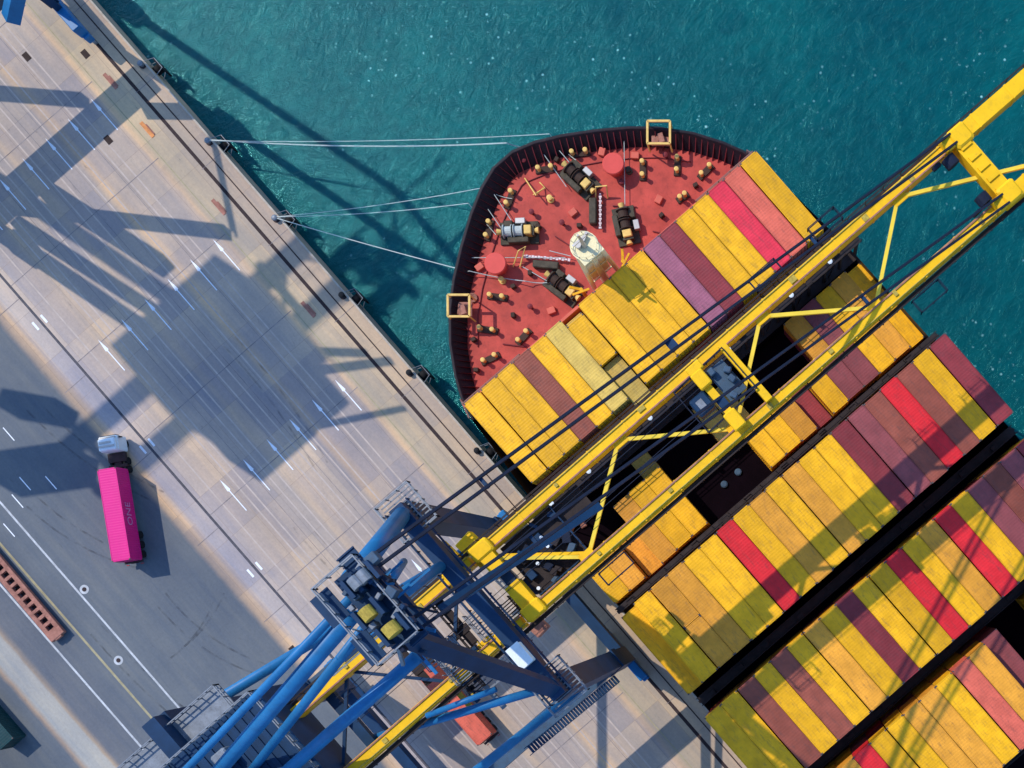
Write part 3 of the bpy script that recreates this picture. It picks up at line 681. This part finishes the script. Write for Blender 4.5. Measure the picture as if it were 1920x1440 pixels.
# antenna / small fittings on bay one front
# ropes on the deck and mooring lines to the quay
def rope(pts, lb, r=.055, sag=0.0, nm='mooring_rope'):
    out = []
    for i in range(len(pts) - 1):
        for k_ in range(12):
            f = k_ / 12; p = pts[i].lerp(pts[i + 1], f); p = p - Vector((0, 0, sag * 4 * f * (1 - f))); out.append(p)
    out.append(pts[-1]); b = MB(); b.tube(out, r, 6)
    return tag(b.build(nm, M['rope']), lb, 'rope', 'white mooring ropes')
B1, B2 = Vector(((459 - 1800) / 14, -20.4, .6)), Vector(((650 - 1800) / 14, -20.4, .6))
rope([B1, at(950, 268, 11.9), at(1010, 266, 11.2)], 'thick level white rope from the upper bollard to the bow', .085, 1.6)
rope([B1 + Vector((.2, 0, .05)), at(1030, 251, 12.0), at(1080, 300, 11.0)], 'thinner level rope just above the thick one, upper bollard to bow', .05, 1.1)
rope([B2, at(905, 352, 12.0), at(960, 372, 10.9)], 'topmost of the three fanned ropes from the lower bollard', .05, .9)
rope([B2 + Vector((.1, .1, .05)), at(878, 381, 12.0), at(930, 440, 11)], 'middle of the three fanned ropes from the lower bollard', .05, 1.0)
rope([B2 + Vector((.2, 0, 0)), at(856, 503, 12.0), at(880, 508, 11.2), at(985, 527, 11.2), at(1030, 529, 11)], 'lowest fanned rope running down right to the ship side', .06, .6)
def dline(a, c_, z=10.9):
    b = MB(); b.tube([at(*a, z), at(*c_, z)], .05, 6); b.build('deck_rope', M['rope'], ship)
for a, c_ in (((1012, 278), (1062, 350)), ((1040, 272), (1090, 330)), ((925, 362), (960, 415)), ((915, 392), (955, 450)), ((1170, 250), (1172, 400)), ((865, 483), (1060, 483)), ((980, 500), (1040, 535)), ((1030, 470), (1070, 480))): dline(a, c_)

# ---------------------------------------------------------------- ship-to-shore crane
def tubeW(pts, r, nm, m, par, n=14): return MB().tube(pts, r, n).build(nm, m, par, True)
def crane(dx, label, full=True, zs=1.0):
    V = lambda x, y, z: Vector((x + dx, y, z))
    c = empty('gantry_crane', V(-18.5, -38, 0), label, 'crane', 'quay cranes')
    o3 = Vector((dx, 0, 0))
    XL, XR, GL, GR_ = -28.4, -7.1, -21.65, -14.15
    # legs, bogies
    for Y in (-23.3, -53.4):
        for X in (XL, XR):
            b = MB(); lw_ = 2.3 if full or Y < -30 else 1.1; b.beam(V(X, Y, 3.2), V(X, Y, 45.2), lw_, lw_ * .8, (0, 1, 0)); b.beam(V(X, Y, 12.2), V(X, Y, 15), 2.5, 2.3, (0, 1, 0))
            lg = b.build('leg', M['navy'], c)
            b = MB(); b.box(V(X, Y, 2.5), (7.5, 1.2, 1.3), 0, .1)
            for s in (-1, 1): b.box(V(X + s * 2.3, Y, 1.5), (3.6, .9, .9), 0, .1)
            bg_ = b.build('bogie', M['blue'], c)
            b = MB()
            for s in (-3.4, -1.4, 1.4, 3.4): b.tube([V(X + s, Y - .18, .42), V(X + s, Y + .18, .42)], .38, 14)
            b.build('wheel', M['grey'], bg_)
    for Y in (-23.3, -53.4):
        MB().beam(V(XL, Y, 4.2), V(XR, Y, 4.2), 1.4, 1.6).build('sill_beam', M['navy'], c)
        b = MB(); b.beam(V(XL - .9, Y, 46.1), V(XR + .9, Y, 46.1), 1.45 if full else 1.0, 1.8 if full else .8); b.build('cross_beam', M['navy'], c)
    for X in ((XL, XR) if full else (XR,)):
        pz = 13.6 if full else 12.6 / zs
        b = MB(); b.beam(V(X, -24.2, pz), V(X, -70 if not full else -52.4, pz), 2.2, 3 / zs if not full else 2.0); b.build('portal_beam', M['slate'], c)
    for X in ((XL, XR) if full else ()): MB().tube([V(X, -25.0, 15), V(X, -52.4, 42)], .55, 12).build('portal_brace', M['blue'], c, True)
    # girders: land side girder and boom with folding joint
    for X, s in ((GL, -1), (GR_, 1)):
        b = MB(); b.beam(V(X, -78, 43.00), V(X, -22.0 if full else -32, 43.00), 1.15, 1.6); b.build('back_girder', M['yellow'], c)
        b = MB(); b.beam(V(X, -21.0 if full else -32, 43.00), V(X, 38.6 if full else -30, 43.00), 1.12, 1.6)
        for k_ in range(14 if full else 0): b.box(V(X, -20 + k_ * 4.4, 43.00), (1.22, .18, 1.68))
        bo = b.build('boom_girder', M['yellow'], c)
        if full:
            b = MB(); b.beam(V(X, 39.9, 43.20), V(X, 64, 43.20), 1.5, 1.9)
            for k_ in range(6): b.box(V(X, 41.5 + k_ * 4.2, 43.20), (1.6, .2, 1.98))
            b.build('outer_boom_girder', M['yellow'], c)
        b = MB(); b.box(V(X - s * .45, -44 if not full else -6, 43.86), (.14, 60 if not full else 140, .12)); b.build('trolley_rail', M['rust'], bo)
        if full:
            for k_ in range(12): MB().box(V(X + random.uniform(-.25, .25), -66 + k_ * 9.2 + random.uniform(-2, 2), 43.88), (random.uniform(.3, .6), random.uniform(.3, .8), .14)).build('service_plate', M['oldyellow'], bo)
            b = MB(); b.tube([V(X + s * .42, -72, 43.88), V(X + s * .42, 38, 43.88)], .06, 5); b.build('conduit', M['oldyellow'], bo)
        b = MB(); xo = X + s * 1.15
        b.box(V(xo - s * .25, -6 if full else -44, 42.60), (.45, 134 if full else 60, .06)); b.rail(V(xo, -76, 42.63), V(xo, 60 if full else -32, 42.63), 1.05, 2.2, .035)
        for k_ in range(30): b.box(V(X + s * .85, -74 + k_ * 4.6, 42.50), (.7, .1, .12))
        b.build('walkway', M['bridge'], bo)
        for Y0 in ((17, 24.5) if s < 0 else (-12, 27.5)):
            b = MB(); xo2 = X + s * 2.1; P4 = [V(xo2 - .7, Y0 - 1.6, 42.70), V(xo2 + .7, Y0 - 1.6, 42.70), V(xo2 + .7, Y0 + 1.6, 42.70), V(xo2 - .7, Y0 + 1.6, 42.70)]
            for k_ in range(4): b.rail(P4[k_], P4[(k_ + 1) % 4], 1.1, 1.2, .04)
            b.build('service_basket', M['steelblue'], bo)
        if full:
            # joint hardware
            b = MB(); b.box(V(X - s * .2, 39.3, 44.00), (2.0, 2.0, 1.7), 0, .2); b.box(V(X, 37.9, 44.20), (1.4, 1.0, 1.2), 0, .1); b.build('boom_joint', M['yellow'], bo)
            b = MB(); b.tube([V(X - s * 1.9, 37.1, 44.20), V(X - s * .9, 37.1, 44.20)], .7, 14); b.tube([V(X - s * 1.0, 35.9, 43.90), V(X - s * .7, 35.9, 43.90)], .5, 14); b.build('sheave', M['steelblue'], bo)
        if full: b = MB(); b.box(V(X, -20.4, 44.00), (1.5, 2.2, 1.2), 0, .15); b.build('hinge', M['yellow'], bo); MB().box(V(X, -24.2, 44.00), (1.3, 1.2, 1.0), 0, .1).build('hinge_pin_block', M['yellow'], bo)
    if full:
        b = MB(); b.beam(V(GL, 39.1, 43.60), V(GR_, 39.1, 43.60), 1.7, 1.7)
        for k_ in range(5): b.box(V(GL + 1.2 + k_ * 1.3, 39.1, 44.50), (.5, 1.2, .25))
        b.build('joint_beam', M['yellow'], c)
    if full:
     b = MB(); b.beam(V(GL - .2, -20.4, 43.60), V(-18.7, -20.4, 43.60), 1.5, 1.6); b.beam(V(-17.4, -20.4, 43.40), V(GR_ + .2, -20.4, 43.40), 1.6, 1.6)
     b.build('hinge_beam', M['yellow'], c); MB().beam(V(-18.7, -20.4, 42.90), V(-17.4, -20.4, 42.90), 1.0, 1.0).build('hinge_link', M['navy'], c)
    for Y in (-41, -58, -74): MB().beam(V(GL - .4, Y, 41.90), V(GR_ + .4, Y, 41.90), 1.0, .8).build('girder_tie', M['navy'], c)
    zig = [(GL + .5, -21.0), (GR_ - .5, -13.3), (GL + .5, -3.8), (GR_ - .5, 5.3), (GL + .5, 14.1), (GR_ - .5, 22.9), (GL + .5, 31.4), (GR_ - .9, 43.30)]
    for i in range(len(zig) - 1 if full else 0):
        b = MB(); b.beam(V(*zig[i], 43.30), V(*zig[i + 1], 43.30), .36, .36); b.build('boom_brace', M['yellow2'], c)
    if full: b = MB(); b.beam(V(GL + .5, -20.6, 43.30), V(GR_ - .5, -12.7, 43.00), .3, .3)
    b.build('end_brace', M['yellow'], c)
    for X_, Y_ in (zig[:-1] if full else ()): MB().box(V(X_, Y_, 43.35), (1.3, 1.5, .3)).build('brace_gusset', M['yellow'], c)
    zb = [(GL, -24), (GR_, -31), (GL, -38), (GR_, -45)]
    for i in range(3): MB().beam(V(*zb[i], 42.70), V(*zb[i + 1], 42.70), .3, .3).build('girder_brace', M['navy'], c)
    if full:
        # A frame and stays
        AX, AY, AZ = (-21.4, -15.9), -24.4, 68.0
        for X, ax in ((XL, AX[0]), (XR, AX[1])):
            if X == XL: tubeW([V(X, -23.3, 46.6), V(ax, AY, AZ)], .78, 'frame_leg', M['blue'], c)
            else: MB().beam(V(X, -23.3, 46.6), V(ax, AY, AZ), 1.35, 1.1).build('frame_leg', M['navy'], c)
        MB().beam(V(AX[0] - .5, AY, AZ), V(AX[1] + .5, AY, AZ), 1.7, 1.5).build('apex_beam', M['navy'], c)
        for t_ in (.72,):
            p = Vector((XL, -23.3, 46.6)).lerp(Vector((AX[0], AY, AZ)), t_); q_ = Vector((XR, -23.3, 46.6)).lerp(Vector((AX[1], AY, AZ)), t_)
            MB().beam(p + Vector((dx, 0, 0)), q_ + Vector((dx, 0, 0)), .7, .7).build('frame_tie', M['navy'], c)
        for ax, g, s in ((AX[0], GL, -1), (AX[1], GR_, 1)):
            for o_ in (-.5, .5):
                a, e = V(ax + o_ * .9, AY + .6, AZ), V(g + o_, 38.6, 44.70); m1 = a.lerp(e, .47)
                b = MB(); b.beam(a, m1, .22, .34); b.beam(m1 - (e - a).normalized() * .8, e, .2, .32); b.build('forestay', M['steelblue'], c)
            for f in (.18, .47, .72):
                p = V(ax, AY, AZ).lerp(V(g, 38.6, 44.70), f); MB().box(p, (1.15, .8 if f == .47 else .3, .3), 0, .03).build('stay_link', M['navy'], c)
        # back stays
        for pa, pb, r in (((657, 1121, 66.5), (257, 1539, 46), .42), ((660, 1154, 65), (357, 1507, 47), .78), ((684, 1176, 62), (466, 1452, 46), .5), ((784, 1230, 57), (500, 1479, 47), .72),
                          ((826, 1062, 47), (735, 1128, 60), .6), ((757, 1053, 50), (728, 1098, 64), .42), ((1040, 1285, 45), (700, 1384, 41), .5), ((930, 1292, 45), (800, 1342, 44), .35)):
            tubeW([at(*pa) + o3, at(*pb) + o3], r * .82, 'back_stay', M['blue'], c)
        # apex platforms, sheaves and handrails
        b = MB(); b.box(V(-18.7, -23.2, 69.0), (8.4, 1.5, .12)); b.box(V(-20.6, -26.6, 69.0), (2.6, 1.6, .12)); b.box(V(-16.6, -26.4, 69.0), (2.4, 1.4, .12))
        for k_ in range(12): b.box(V(-22.8 + k_ * .74, -23.2, 69.12), (.1, 1.6, .1))
        pf_ = b.build('apex_platform', M['navy'], c)
        b = MB(); cn = [V(-22.2, -26.4, 69), V(-15, -26.4, 69), V(-15, -22.6, 69), V(-22.2, -22.6, 69)]
        for k_ in range(4): b.rail(cn[k_], cn[(k_ + 1) % 4], 1.1, 1.1, .05)
        b.build('handrail', M['grey'], pf_)
        for x, y, r in ((690, 1150, .55), (735, 1180, .62), (668, 1092, .5), (683, 1080, .45)):
            p = at(x, y, 70.3) + o3; b = MB(); b.tube([p + Vector((-.45, 0, 0)), p + Vector((.45, 0, 0))], r, 16); b.build('rope_sheave', M['oldyellow'] if y > 1100 else M['grey'], pf_)
            [MB().box(p + Vector((0, q9 * (r + .3), -.5)), (1.5, .3, 1.2)).build('sheave_block', M['navy'], pf_) for q9 in (-1, 1)]
        rnd = random.Random(5)
        for k_ in range(34):
            x_, y_ = rnd.uniform(660, 800), rnd.uniform(1060, 1225); z_ = rnd.uniform(52, 66)
            if (x_ - 700) * .75 - (y_ - 1130) * .66 > 75: continue
            p = at(x_, y_, z_) + o3; dvec = rnd.choice([Vector((1, 0, 0)), Vector((0, 1, 0)), Vector((.6, .5, .6)), Vector((-.6, .5, .6))]).normalized() * rnd.uniform(1.2, 3.4)
            MB().beam(p - dvec, p + dvec, rnd.choice((.12, .18, .28)), rnd.choice((.12, .2, .3))).build('strut', M[rnd.choice(['navy', 'blue', 'grey', 'navy', 'steelblue'])], c)
        for x, y in ((676, 1064), (700, 1048), (745, 1150), (712, 1118), (660, 1140), (720, 1205), (755, 1215), (770, 1165), (690, 1075), (725, 1085), (735, 1110), (705, 1095), (755, 1140), (700, 1175), (650, 1110), (672, 1120)):
            p = at(x, y, 69.6) + o3; b = MB(); b.box(p, (random.uniform(.3, .8), random.uniform(.3, 1.0), random.uniform(.3, 1.0)), random.choice((0, .3)), .04); b.build('equipment_box', M[random.choice(['navy', 'slate', 'steelblue', 'grey'])], pf_)
    # walkways on the cross beam, electric cabinet, leg-top platforms
    if full:
     b = MB(); b.rail(V(XL - 1, -22.1, 45.4), V(XR + 1, -22.1, 45.4), 1.1, 1.4, .05); b.rail(V(XL - 1, -24.6, 45.4), V(XR + 1, -24.6, 45.4), 1.1, 1.4, .05)
     b.build('beam_walkway', M['navy'], c)
     b = MB(); b.box(V(-11.3, -23.3, 47.6), (2.2, 1.3, 1.2), 0, .08); b.box(V(-11.3, -23.3, 48.25), (2.3, 1.4, .12)); b.build('electric_cabinet', M['white'], c)
    for X in ((XL, XR) if full else ()):
        b = MB(); 
        for k_ in range(10): b.box(V(X - 1.9 + k_ * .42, -22.9, 45.6), (.12, 3.6, .1))
        cn = [V(X - 2.1, -24.9, 45.6), V(X + 2.1, -24.9, 45.6), V(X + 2.1, -21, 45.6), V(X - 2.1, -21, 45.6)]
        for k_ in range(4): b.rail(cn[k_], cn[(k_ + 1) % 4], 1.1, 1.0, .05)
        b.build('leg_platform', M['grey'], c)
    for (x, y, z, a_, e_, m_) in ((910, 1165, 43, 3.2, 2.2, 'grey'), (850, 1240, 44, 4.2, 1.8, 'grey'), (880, 1270, 42, 3.2, 1.4, 'bridge'), (830, 1225, 46, 1.4, 3.4, 'navy'), (960, 1145, 41, 2.4, 1.6, 'bridge'), (975, 1250, 42, 1.6, 2.4, 'grey')) if full else ():
        p = at(x, y, z) + o3; b = MB(); n = int(a_ / .3)
        for k_ in range(n): b.box(p + Vector((-a_ / 2 + (k_ + .5) * a_ / n, 0, 0)), (.1, e_, .1))
        for s in (-1, 1): b.box(p + Vector((0, s * e_ / 2, 0)), (a_, .1, .16)); b.rail(p + Vector((-a_ / 2, s * e_ / 2, .05)), p + Vector((a_ / 2, s * e_ / 2, .05)), 1.1, 1, .04)
        b.build('grating_platform', M[m_], c)
    b = MB()
    for k_ in range(34): b.box(V(XR + 1.9, -24 - k_ * .32, 14.8 + k_ * .3), (1.0, .3, .06))
    for s in (-.5, .5): b.beam(V(XR + 1.9 + s, -24, 14.8), V(XR + 1.9 + s, -35, 25.0), .08, .3)
    b.build('stair', M['navy'], c)
    # machinery house on the back girders
    b = MB(); b.box(V(-19, -53.4, 43.6), (12.4, 18.6, 6.4), 0, .1); h_ = b.build('machinery_house', M['navy'], c)
    b = MB()
    for k_ in range(18): b.box(V(-19, -61.8 + k_ * .99, 46.9), (12.2, .5, .1))
    b.build('roof_ribs', M['navy'], h_)
    b = MB(); b.box(V(-26.6, -54, 45.20), (3.0, 14, .15)); cn = [V(-28.1, -61, 45.20), V(-28.1, -47, 45.20), V(-25.2, -47, 45.20)]
    for k_ in range(2): b.rail(cn[k_], cn[k_ + 1], 1.1, 1, .05)
    b.rail(V(-25.1, -44.2, 46.9), V(-12.9, -44.2, 46.9), 1.1, 1, .05); b.rail(V(-25.1, -44.2, 46.9), V(-25.1, -62.6, 46.9), 1.1, 1, .05); b.build('house_walkway', M['grey'], h_)
    for k_ in range(3): MB().box(V(-22 + k_ * 3, -50, 47.5), (1.6, 1.6, 1.2), 0, .15).build('roof_fan', M['grey'], h_)
    if full:
        b = MB(); b.box(V(-17.9, -16.2, 41.9), (6.2, 6.4, .16)); b.box(V(-19.6, -11.5, 41.9), (2.6, 3.4, .16)); mp_ = b.build('hinge_shade_floor', M['bridge'], c)  # dark floor added between the girders in place of shade on the quay
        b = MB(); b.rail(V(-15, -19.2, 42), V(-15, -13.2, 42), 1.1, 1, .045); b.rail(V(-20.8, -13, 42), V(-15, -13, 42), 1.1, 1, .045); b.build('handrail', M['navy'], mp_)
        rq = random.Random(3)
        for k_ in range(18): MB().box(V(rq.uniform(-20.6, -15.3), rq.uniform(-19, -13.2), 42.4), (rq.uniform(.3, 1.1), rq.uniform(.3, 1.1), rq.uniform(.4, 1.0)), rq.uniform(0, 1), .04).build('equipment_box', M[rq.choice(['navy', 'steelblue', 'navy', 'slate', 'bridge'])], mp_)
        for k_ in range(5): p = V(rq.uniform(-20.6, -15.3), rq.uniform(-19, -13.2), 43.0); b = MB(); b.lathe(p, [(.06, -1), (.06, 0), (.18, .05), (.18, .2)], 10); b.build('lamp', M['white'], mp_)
        for k_ in range(26):
            p = at(rq.uniform(835, 960), rq.uniform(1215, 1310), rq.uniform(38, 44)); dvec = rq.choice([Vector((1, 0, 0)), Vector((0, 1, 0)), Vector((.6, .7, 0))]) * rq.uniform(.3, 1.6)
            MB().beam(p - dvec, p + dvec, rq.choice((.1, .2, .5)), .3).build('strut', M[rq.choice(['navy', 'slate', 'grey', 'steelblue', 'navy', 'oldyellow'])], c)
        a_, e_ = V(-15.9, -24, 67.6), V(-14.6, 2, 53.2); p = a_.lerp(e_, .1); q_ = a_.lerp(e_, .62); MB().beam(p, q_, .75, .2).build('stay_plate', M['navy'], c)
    # trolley
    ty = 6.0 if full else -30
    b = MB()
    for Y in (ty - .2, ty + 3.4): b.beam(V(GL + .3, Y, 44.50), V(GR_ - .3, Y, 44.50), .75, .8)
    tr = b.build('trolley', M['yellow'], c)
    for bx_, sz_ in ((V(-20.0, ty - .2, 45.1), (1.7, 1.3, .7)), (V(-15.1, ty - .3, 45.1), (1.9, 1.3, .8)), (V(-21.2, ty, 45.0), (.9, 1.6, .7))): MB().box(bx_, sz_, 0, .1).build('trolley_end', M['yellow'], tr)
    b = MB(); b.box(V(-18.4, ty - 1.6, 43.30), (1.9, 1.8, 2.0), 0, .15); b.build('operator_cabin', M['navy'], tr)
    b = MB(); b.box(V(-18.4, ty - 1.7, 44.35), (.9, .7, .1)); b.build('cabin_window', M['grey'], tr)
    b = MB(); b.box(V(-18.6, ty + 1.6, 44.00), (3.6, 2.0, .12))
    for k_, (a_, e_) in enumerate(((-20, 1), (-18.3, 2.1), (-17, 1.2), (-19.2, 2.3))): b.box(V(a_, ty + e_, 44.50), (.7, .6, .7), .2 * k_, .08)
    b.build('trolley_machinery', M['slate'], tr)
    b = MB(); cn = [V(-21, ty - 2.9, 42.90), V(-16, ty - 2.9, 42.90), V(-16, ty + 3.2, 44.10), V(-21, ty + 3.2, 44.10)]
    for k_ in range(4): b.rail(cn[k_], cn[(k_ + 1) % 4], 1.1, 1, .05)
    b.build('handrail', M['steelblue'], tr)
    # hoist ropes along the boom
    b = MB()
    for X in (-20.1, -19.6, -17.6, -17.1): b.tube([V(X, -40, 44.10), V(X, ty, 44.60)], .035, 5)
    b.build('hoist_rope', M['steelblue'], tr)
    # cable and pipe runs, walkway deck between the back girders under the A frame
    b = MB(); b.box(V(-18.7, -27.2, 42.10), (6.2, .9, .1)); b.box(V(-18.7, -33, 42.10), (6.2, .8, .1)); b.box(V(-17.4, -30, 42.20), (.8, 7, .1)); b.rail(V(-21.8, -27.7, 42.10), V(-15.6, -27.7, 42.10), 1.1, 1, .05); b.build('girder_walkway', M['bridge'], c)
    for x, y, z, sx, sy, sz, m_ in ((918, 1213, 38, 1.8, 2.2, 1.4, 'yellow'), (950, 1085, 37, 1.4, 1.8, 1.2, 'castlit'), (1006, 1020, 36, 1.4, 1, 1, 'castlit'), (1000, 1095, 36, 2, 1.2, 1, 'steelblue'), (1030, 1060, 35, 1.2, 2.4, 1, 'navy'), (955, 1055, 38, 1, 1.6, 1, 'navy'), (975, 1150, 38, 1.2, 1.2, 1, 'castlit'), (1010, 1175, 36, 1.6, 1.6, 1, 'rust'), (880, 1020, 40, 1.6, 2, 1.2, 'yellow'), (845, 1035, 39, 2.6, .8, .8, 'yellow'), (940, 1000, 42, .8, .8, 1.2, 'white')) if full else ():
        p = at(x, y, z) + o3; MB().box(p, (sx, sy, sz), .1, .08).build('equipment_box', M[m_], c)
    for a_, e_ in ((XR - .1, GR_), (XL + .1, GL)) if full else (): MB().beam(V(a_, -23.3, 44.6), V(e_, -22.9, 44.0), .7, .7).build('girder_hanger', M['navy'], c)
    return c
crane(0, 'blue and yellow quay crane with its boom stretched over the ship')
nb = crane(-112, 'second quay crane upstream whose shadow falls over the quay', False, 1.46); NZ = 1.46; nb.scale = (1, 1, NZ)
# unseen upstream crane, shaped for its shadows; these added members throw more of them
def thrown(x, y, z): p = at(x, y, 0); return Vector((p.x - .9008 * z, p.y - .2414 * z, z / NZ))
for a, c_, wd in (((34, 419, 16), (290, 584, 40), 1.6), ((85, 356, 12.6), (307, 499, 34), 2.2), ((20, 388, 15), (427, 436, 24), 1.3), ((-160, 162, 15), (160, 188, 20), 1.3), ((268, 208, 12), (362, 209, 16), 1.3), ((480, 655, 30), (690, 662, 38), .7), ((560, 700, 30), (735, 676, 38), .7), ((590, 800, 30), (760, 765, 38), .5), ((120, 775, 36), (20, 757, 44), 2.4), ((150, 870, 36), (10, 890, 42), 3.5)):
    b = MB(); b.beam(thrown(*a), thrown(*c_), wd, wd); b.build('shadow_brace', M['blue'], nb)
for (x, y, sx, sy) in ((470, 790, 9, 10), (380, 720, 7, 9), (560, 745, 5, 8)):
    p = thrown(x, y, 47); MB().box(p, (sx, sy, 4)).build('shadow_block', M['navy'], nb)

# ---------------------------------------------------------------- vehicles on the quay
def truck(front, rear, wdt, label, tcol, trailer_len, seed):
    """front/rear: ground points at the cab front and trailer rear"""
    d = (front - rear).normalized(); ang = math.atan2(d.y, d.x); r = empty('container_truck', ((front + rear) / 2), label, 'truck')
    side = Vector((-d.y, d.x, 0))
    def P_(s, t_, z): v = front - d * s + side * t_; return (v.x, v.y, z)
    Lt = (front - rear).length
    b = MB(); b.box(P_(1.05, 0, 1.55), (2.0, 2.45, 2.1), ang, .12); b.box(P_(1.2, 0, 2.8), (1.6, 2.3, .45), ang, .12); cab = b.build('cab', M['white'], r)
    b = MB(); b.box(P_(.0, 0, 2.0), (.14, 2.1, .8), ang, .02); b.box(P_(.5, 0, 2.63), (.7, 1.9, .06), ang); b.build('windshield', M['glass'], cab)
    b = MB(); b.box(P_(1.45, 0, 3.1), (.25, 2.0, .12), ang); b.box(P_(.95, .2, 3.08), (.25, 1.5, .1), ang); b.box(P_(.3, 0, 2.75), (.2, 2.1, .12), ang); b.build('roof_bar', M['castlit'], cab)
    b = MB()
    for s in (-1, 1): b.box(P_(.3, s * 1.42, 2.1), (.15, .28, .5), ang, .03)
    b.build('mirror', M['black'], cab)
    b = MB(); b.box(P_(Lt / 2 + 1.2, 0, .95), (Lt - 2.6, .9, .3), ang); b.box(P_(Lt - .3, 0, 1.1), (.3, 2.4, .25), ang); b.box(P_(3.9, 0, 1.1), (.4, 2.4, .25), ang)
    b.box(P_(2.75, 0, 1.0), (1.2, 2.3, .5), ang); b.build('chassis', M['raildark'], r)
    for s_, t_ in [(s_, t_) for s_ in (1.0, 3.3, 4.4, Lt - 3.8, Lt - 2.5, Lt - 1.2) for t_ in (-1, 1)]:
        p = Vector(P_(s_, t_ * 1.02, .5)); w_ = MB().tube([p - side * .16, p + side * .16], .5, 16); w_.build('wheel', M['black'], r)
    for t_ in (-1, 1): MB().box(P_(Lt + .02, t_ * .95, .9), (.08, .35, .18), ang).build('tail_light', CC['R'][1], r)
    return d, ang
f_, r_ = at(240, 833, 0), at(282, 1062, 0)
# keep the rig straight: line through the box on the trailer
bc = (at(180, 879, 4.15) + at(215, 877, 4.15) + at(243, 1049, 4.15) + at(207, 1053, 4.15)) / 4; bc.z = 0
bd = (at(197, 878, 4.15) - at(225, 1051, 4.15)); bd.z = 0; bd.normalize()
front, rear = bc + bd * 10.6, bc - bd * 6.5
d, ang = truck(front, rear, 2.4, 'truck with white cab pulling the pink container across the asphalt', 'K', 12.2, 1)
pk = container((bc.x, bc.y, 1.2), L40, 2.75, 'K', 'hot pink container riding on the truck trailer', None, True, ang + math.pi)
# pale lettering on the long side that faces the water
def lettering(txt, parent_loc, ang, L, size, zc, par):
    cu = bpy.data.curves.new('lettering', 'FONT'); cu.body = txt; cu.size = size; cu.extrude = .012; cu.align_x = 'CENTER'; cu.align_y = 'CENTER'
    tmp = bpy.data.objects.new('tmp', cu); col.objects.link(tmp); dg = bpy.context.evaluated_depsgraph_get(); me = bpy.data.meshes.new_from_object(tmp.evaluated_get(dg)); bpy.data.objects.remove(tmp)
    me.materials.clear(); me.materials.append(mat('lettering_pale', (.62, .22, .45), .5)); o = bpy.data.objects.new('lettering', me); col.objects.link(o)
    o.parent = par; return o
lo = lettering('ONE', None, 0, 0, 1.5, 0, pk)
lo.rotation_euler = Euler((math.pi / 2, 0, math.pi)); lo.location = (0, 1.235, 1.38)
# red box on a yard trailer under the crane
rc = at(840, 1305, 4.1); rc = Vector((-16.6, -44.1, 0))
truck(Vector((-27.6, -44.1, 0)), Vector((-10.4, -44.1, 0)), 2.4, 'truck with red container passing under the crane girders', 'R', 12.2, 2)
container((-17.0, -44.1, 1.25), L40, 2.6, 'S', 'faded red container on the truck below the crane', None, True, 0)
# rusty slotted frame on the asphalt, lower left
c0, c1 = at(-48, 1010, 1.0), at(108, 1194, 1.0); dd = (c1 - c0); Lr = dd.length; dd.normalize(); ang = math.atan2(dd.y, dd.x); sd_ = Vector((-dd.y, dd.x, 0)); mid = (c0 + c1) / 2
r = empty('cargo_frame', (mid.x, mid.y, 0), 'long rusty pink steel cargo frame with square openings on the asphalt', 'frame')
b = MB(); n = 15
for s in (-1, 1): b.box((mid.x + sd_.x * s * .78, mid.y + sd_.y * s * .78, .75), (Lr, .62, .5), ang, .04)
for k_ in range(n + 1):
    p = c0.lerp(c1, (k_ + .0) / n); b.box((p.x, p.y, .75), (.42, .98, .48), ang)
p = c1 - dd * .5; b.box((p.x, p.y, .78), (1.1, 2.2, .56), ang, .05); b.build('deck_frame', M['rust'], r)
b = MB()
for f in (.1, .5, .92):
    for s in (-1, 1): p = c0.lerp(c1, f) + sd_ * s * .7; b.box((p.x, p.y, .25), (.5, .3, .5), ang)
b.build('foot', M['raildark'], r)
b = MB(); b.box((mid.x, mid.y, .12), (Lr - .8, 1.0, .12), ang); b.build('inner_beam', M['raildark'], r)
b = MB()
for f in (.3, .62, .8): p = c0.lerp(c1, f) - sd_ * 1.2; b.box((p.x, p.y, .3), (1.4, .35, .3), ang, .05)
b.build('side_lug', M['orange'], r)
# dark containers standing in the yard corner
for i in range(3):
    container((-58 - i * 13.2 + 0, -92.4, 0), L40, 2.6, 'G', ['dark teal container in the bottom left corner of the yard, nearest the crane', 'dark teal container in the bottom left yard corner, middle of its row', 'dark teal container at the far end of its row in the yard corner'][i], 'dark containers in the yard corner')
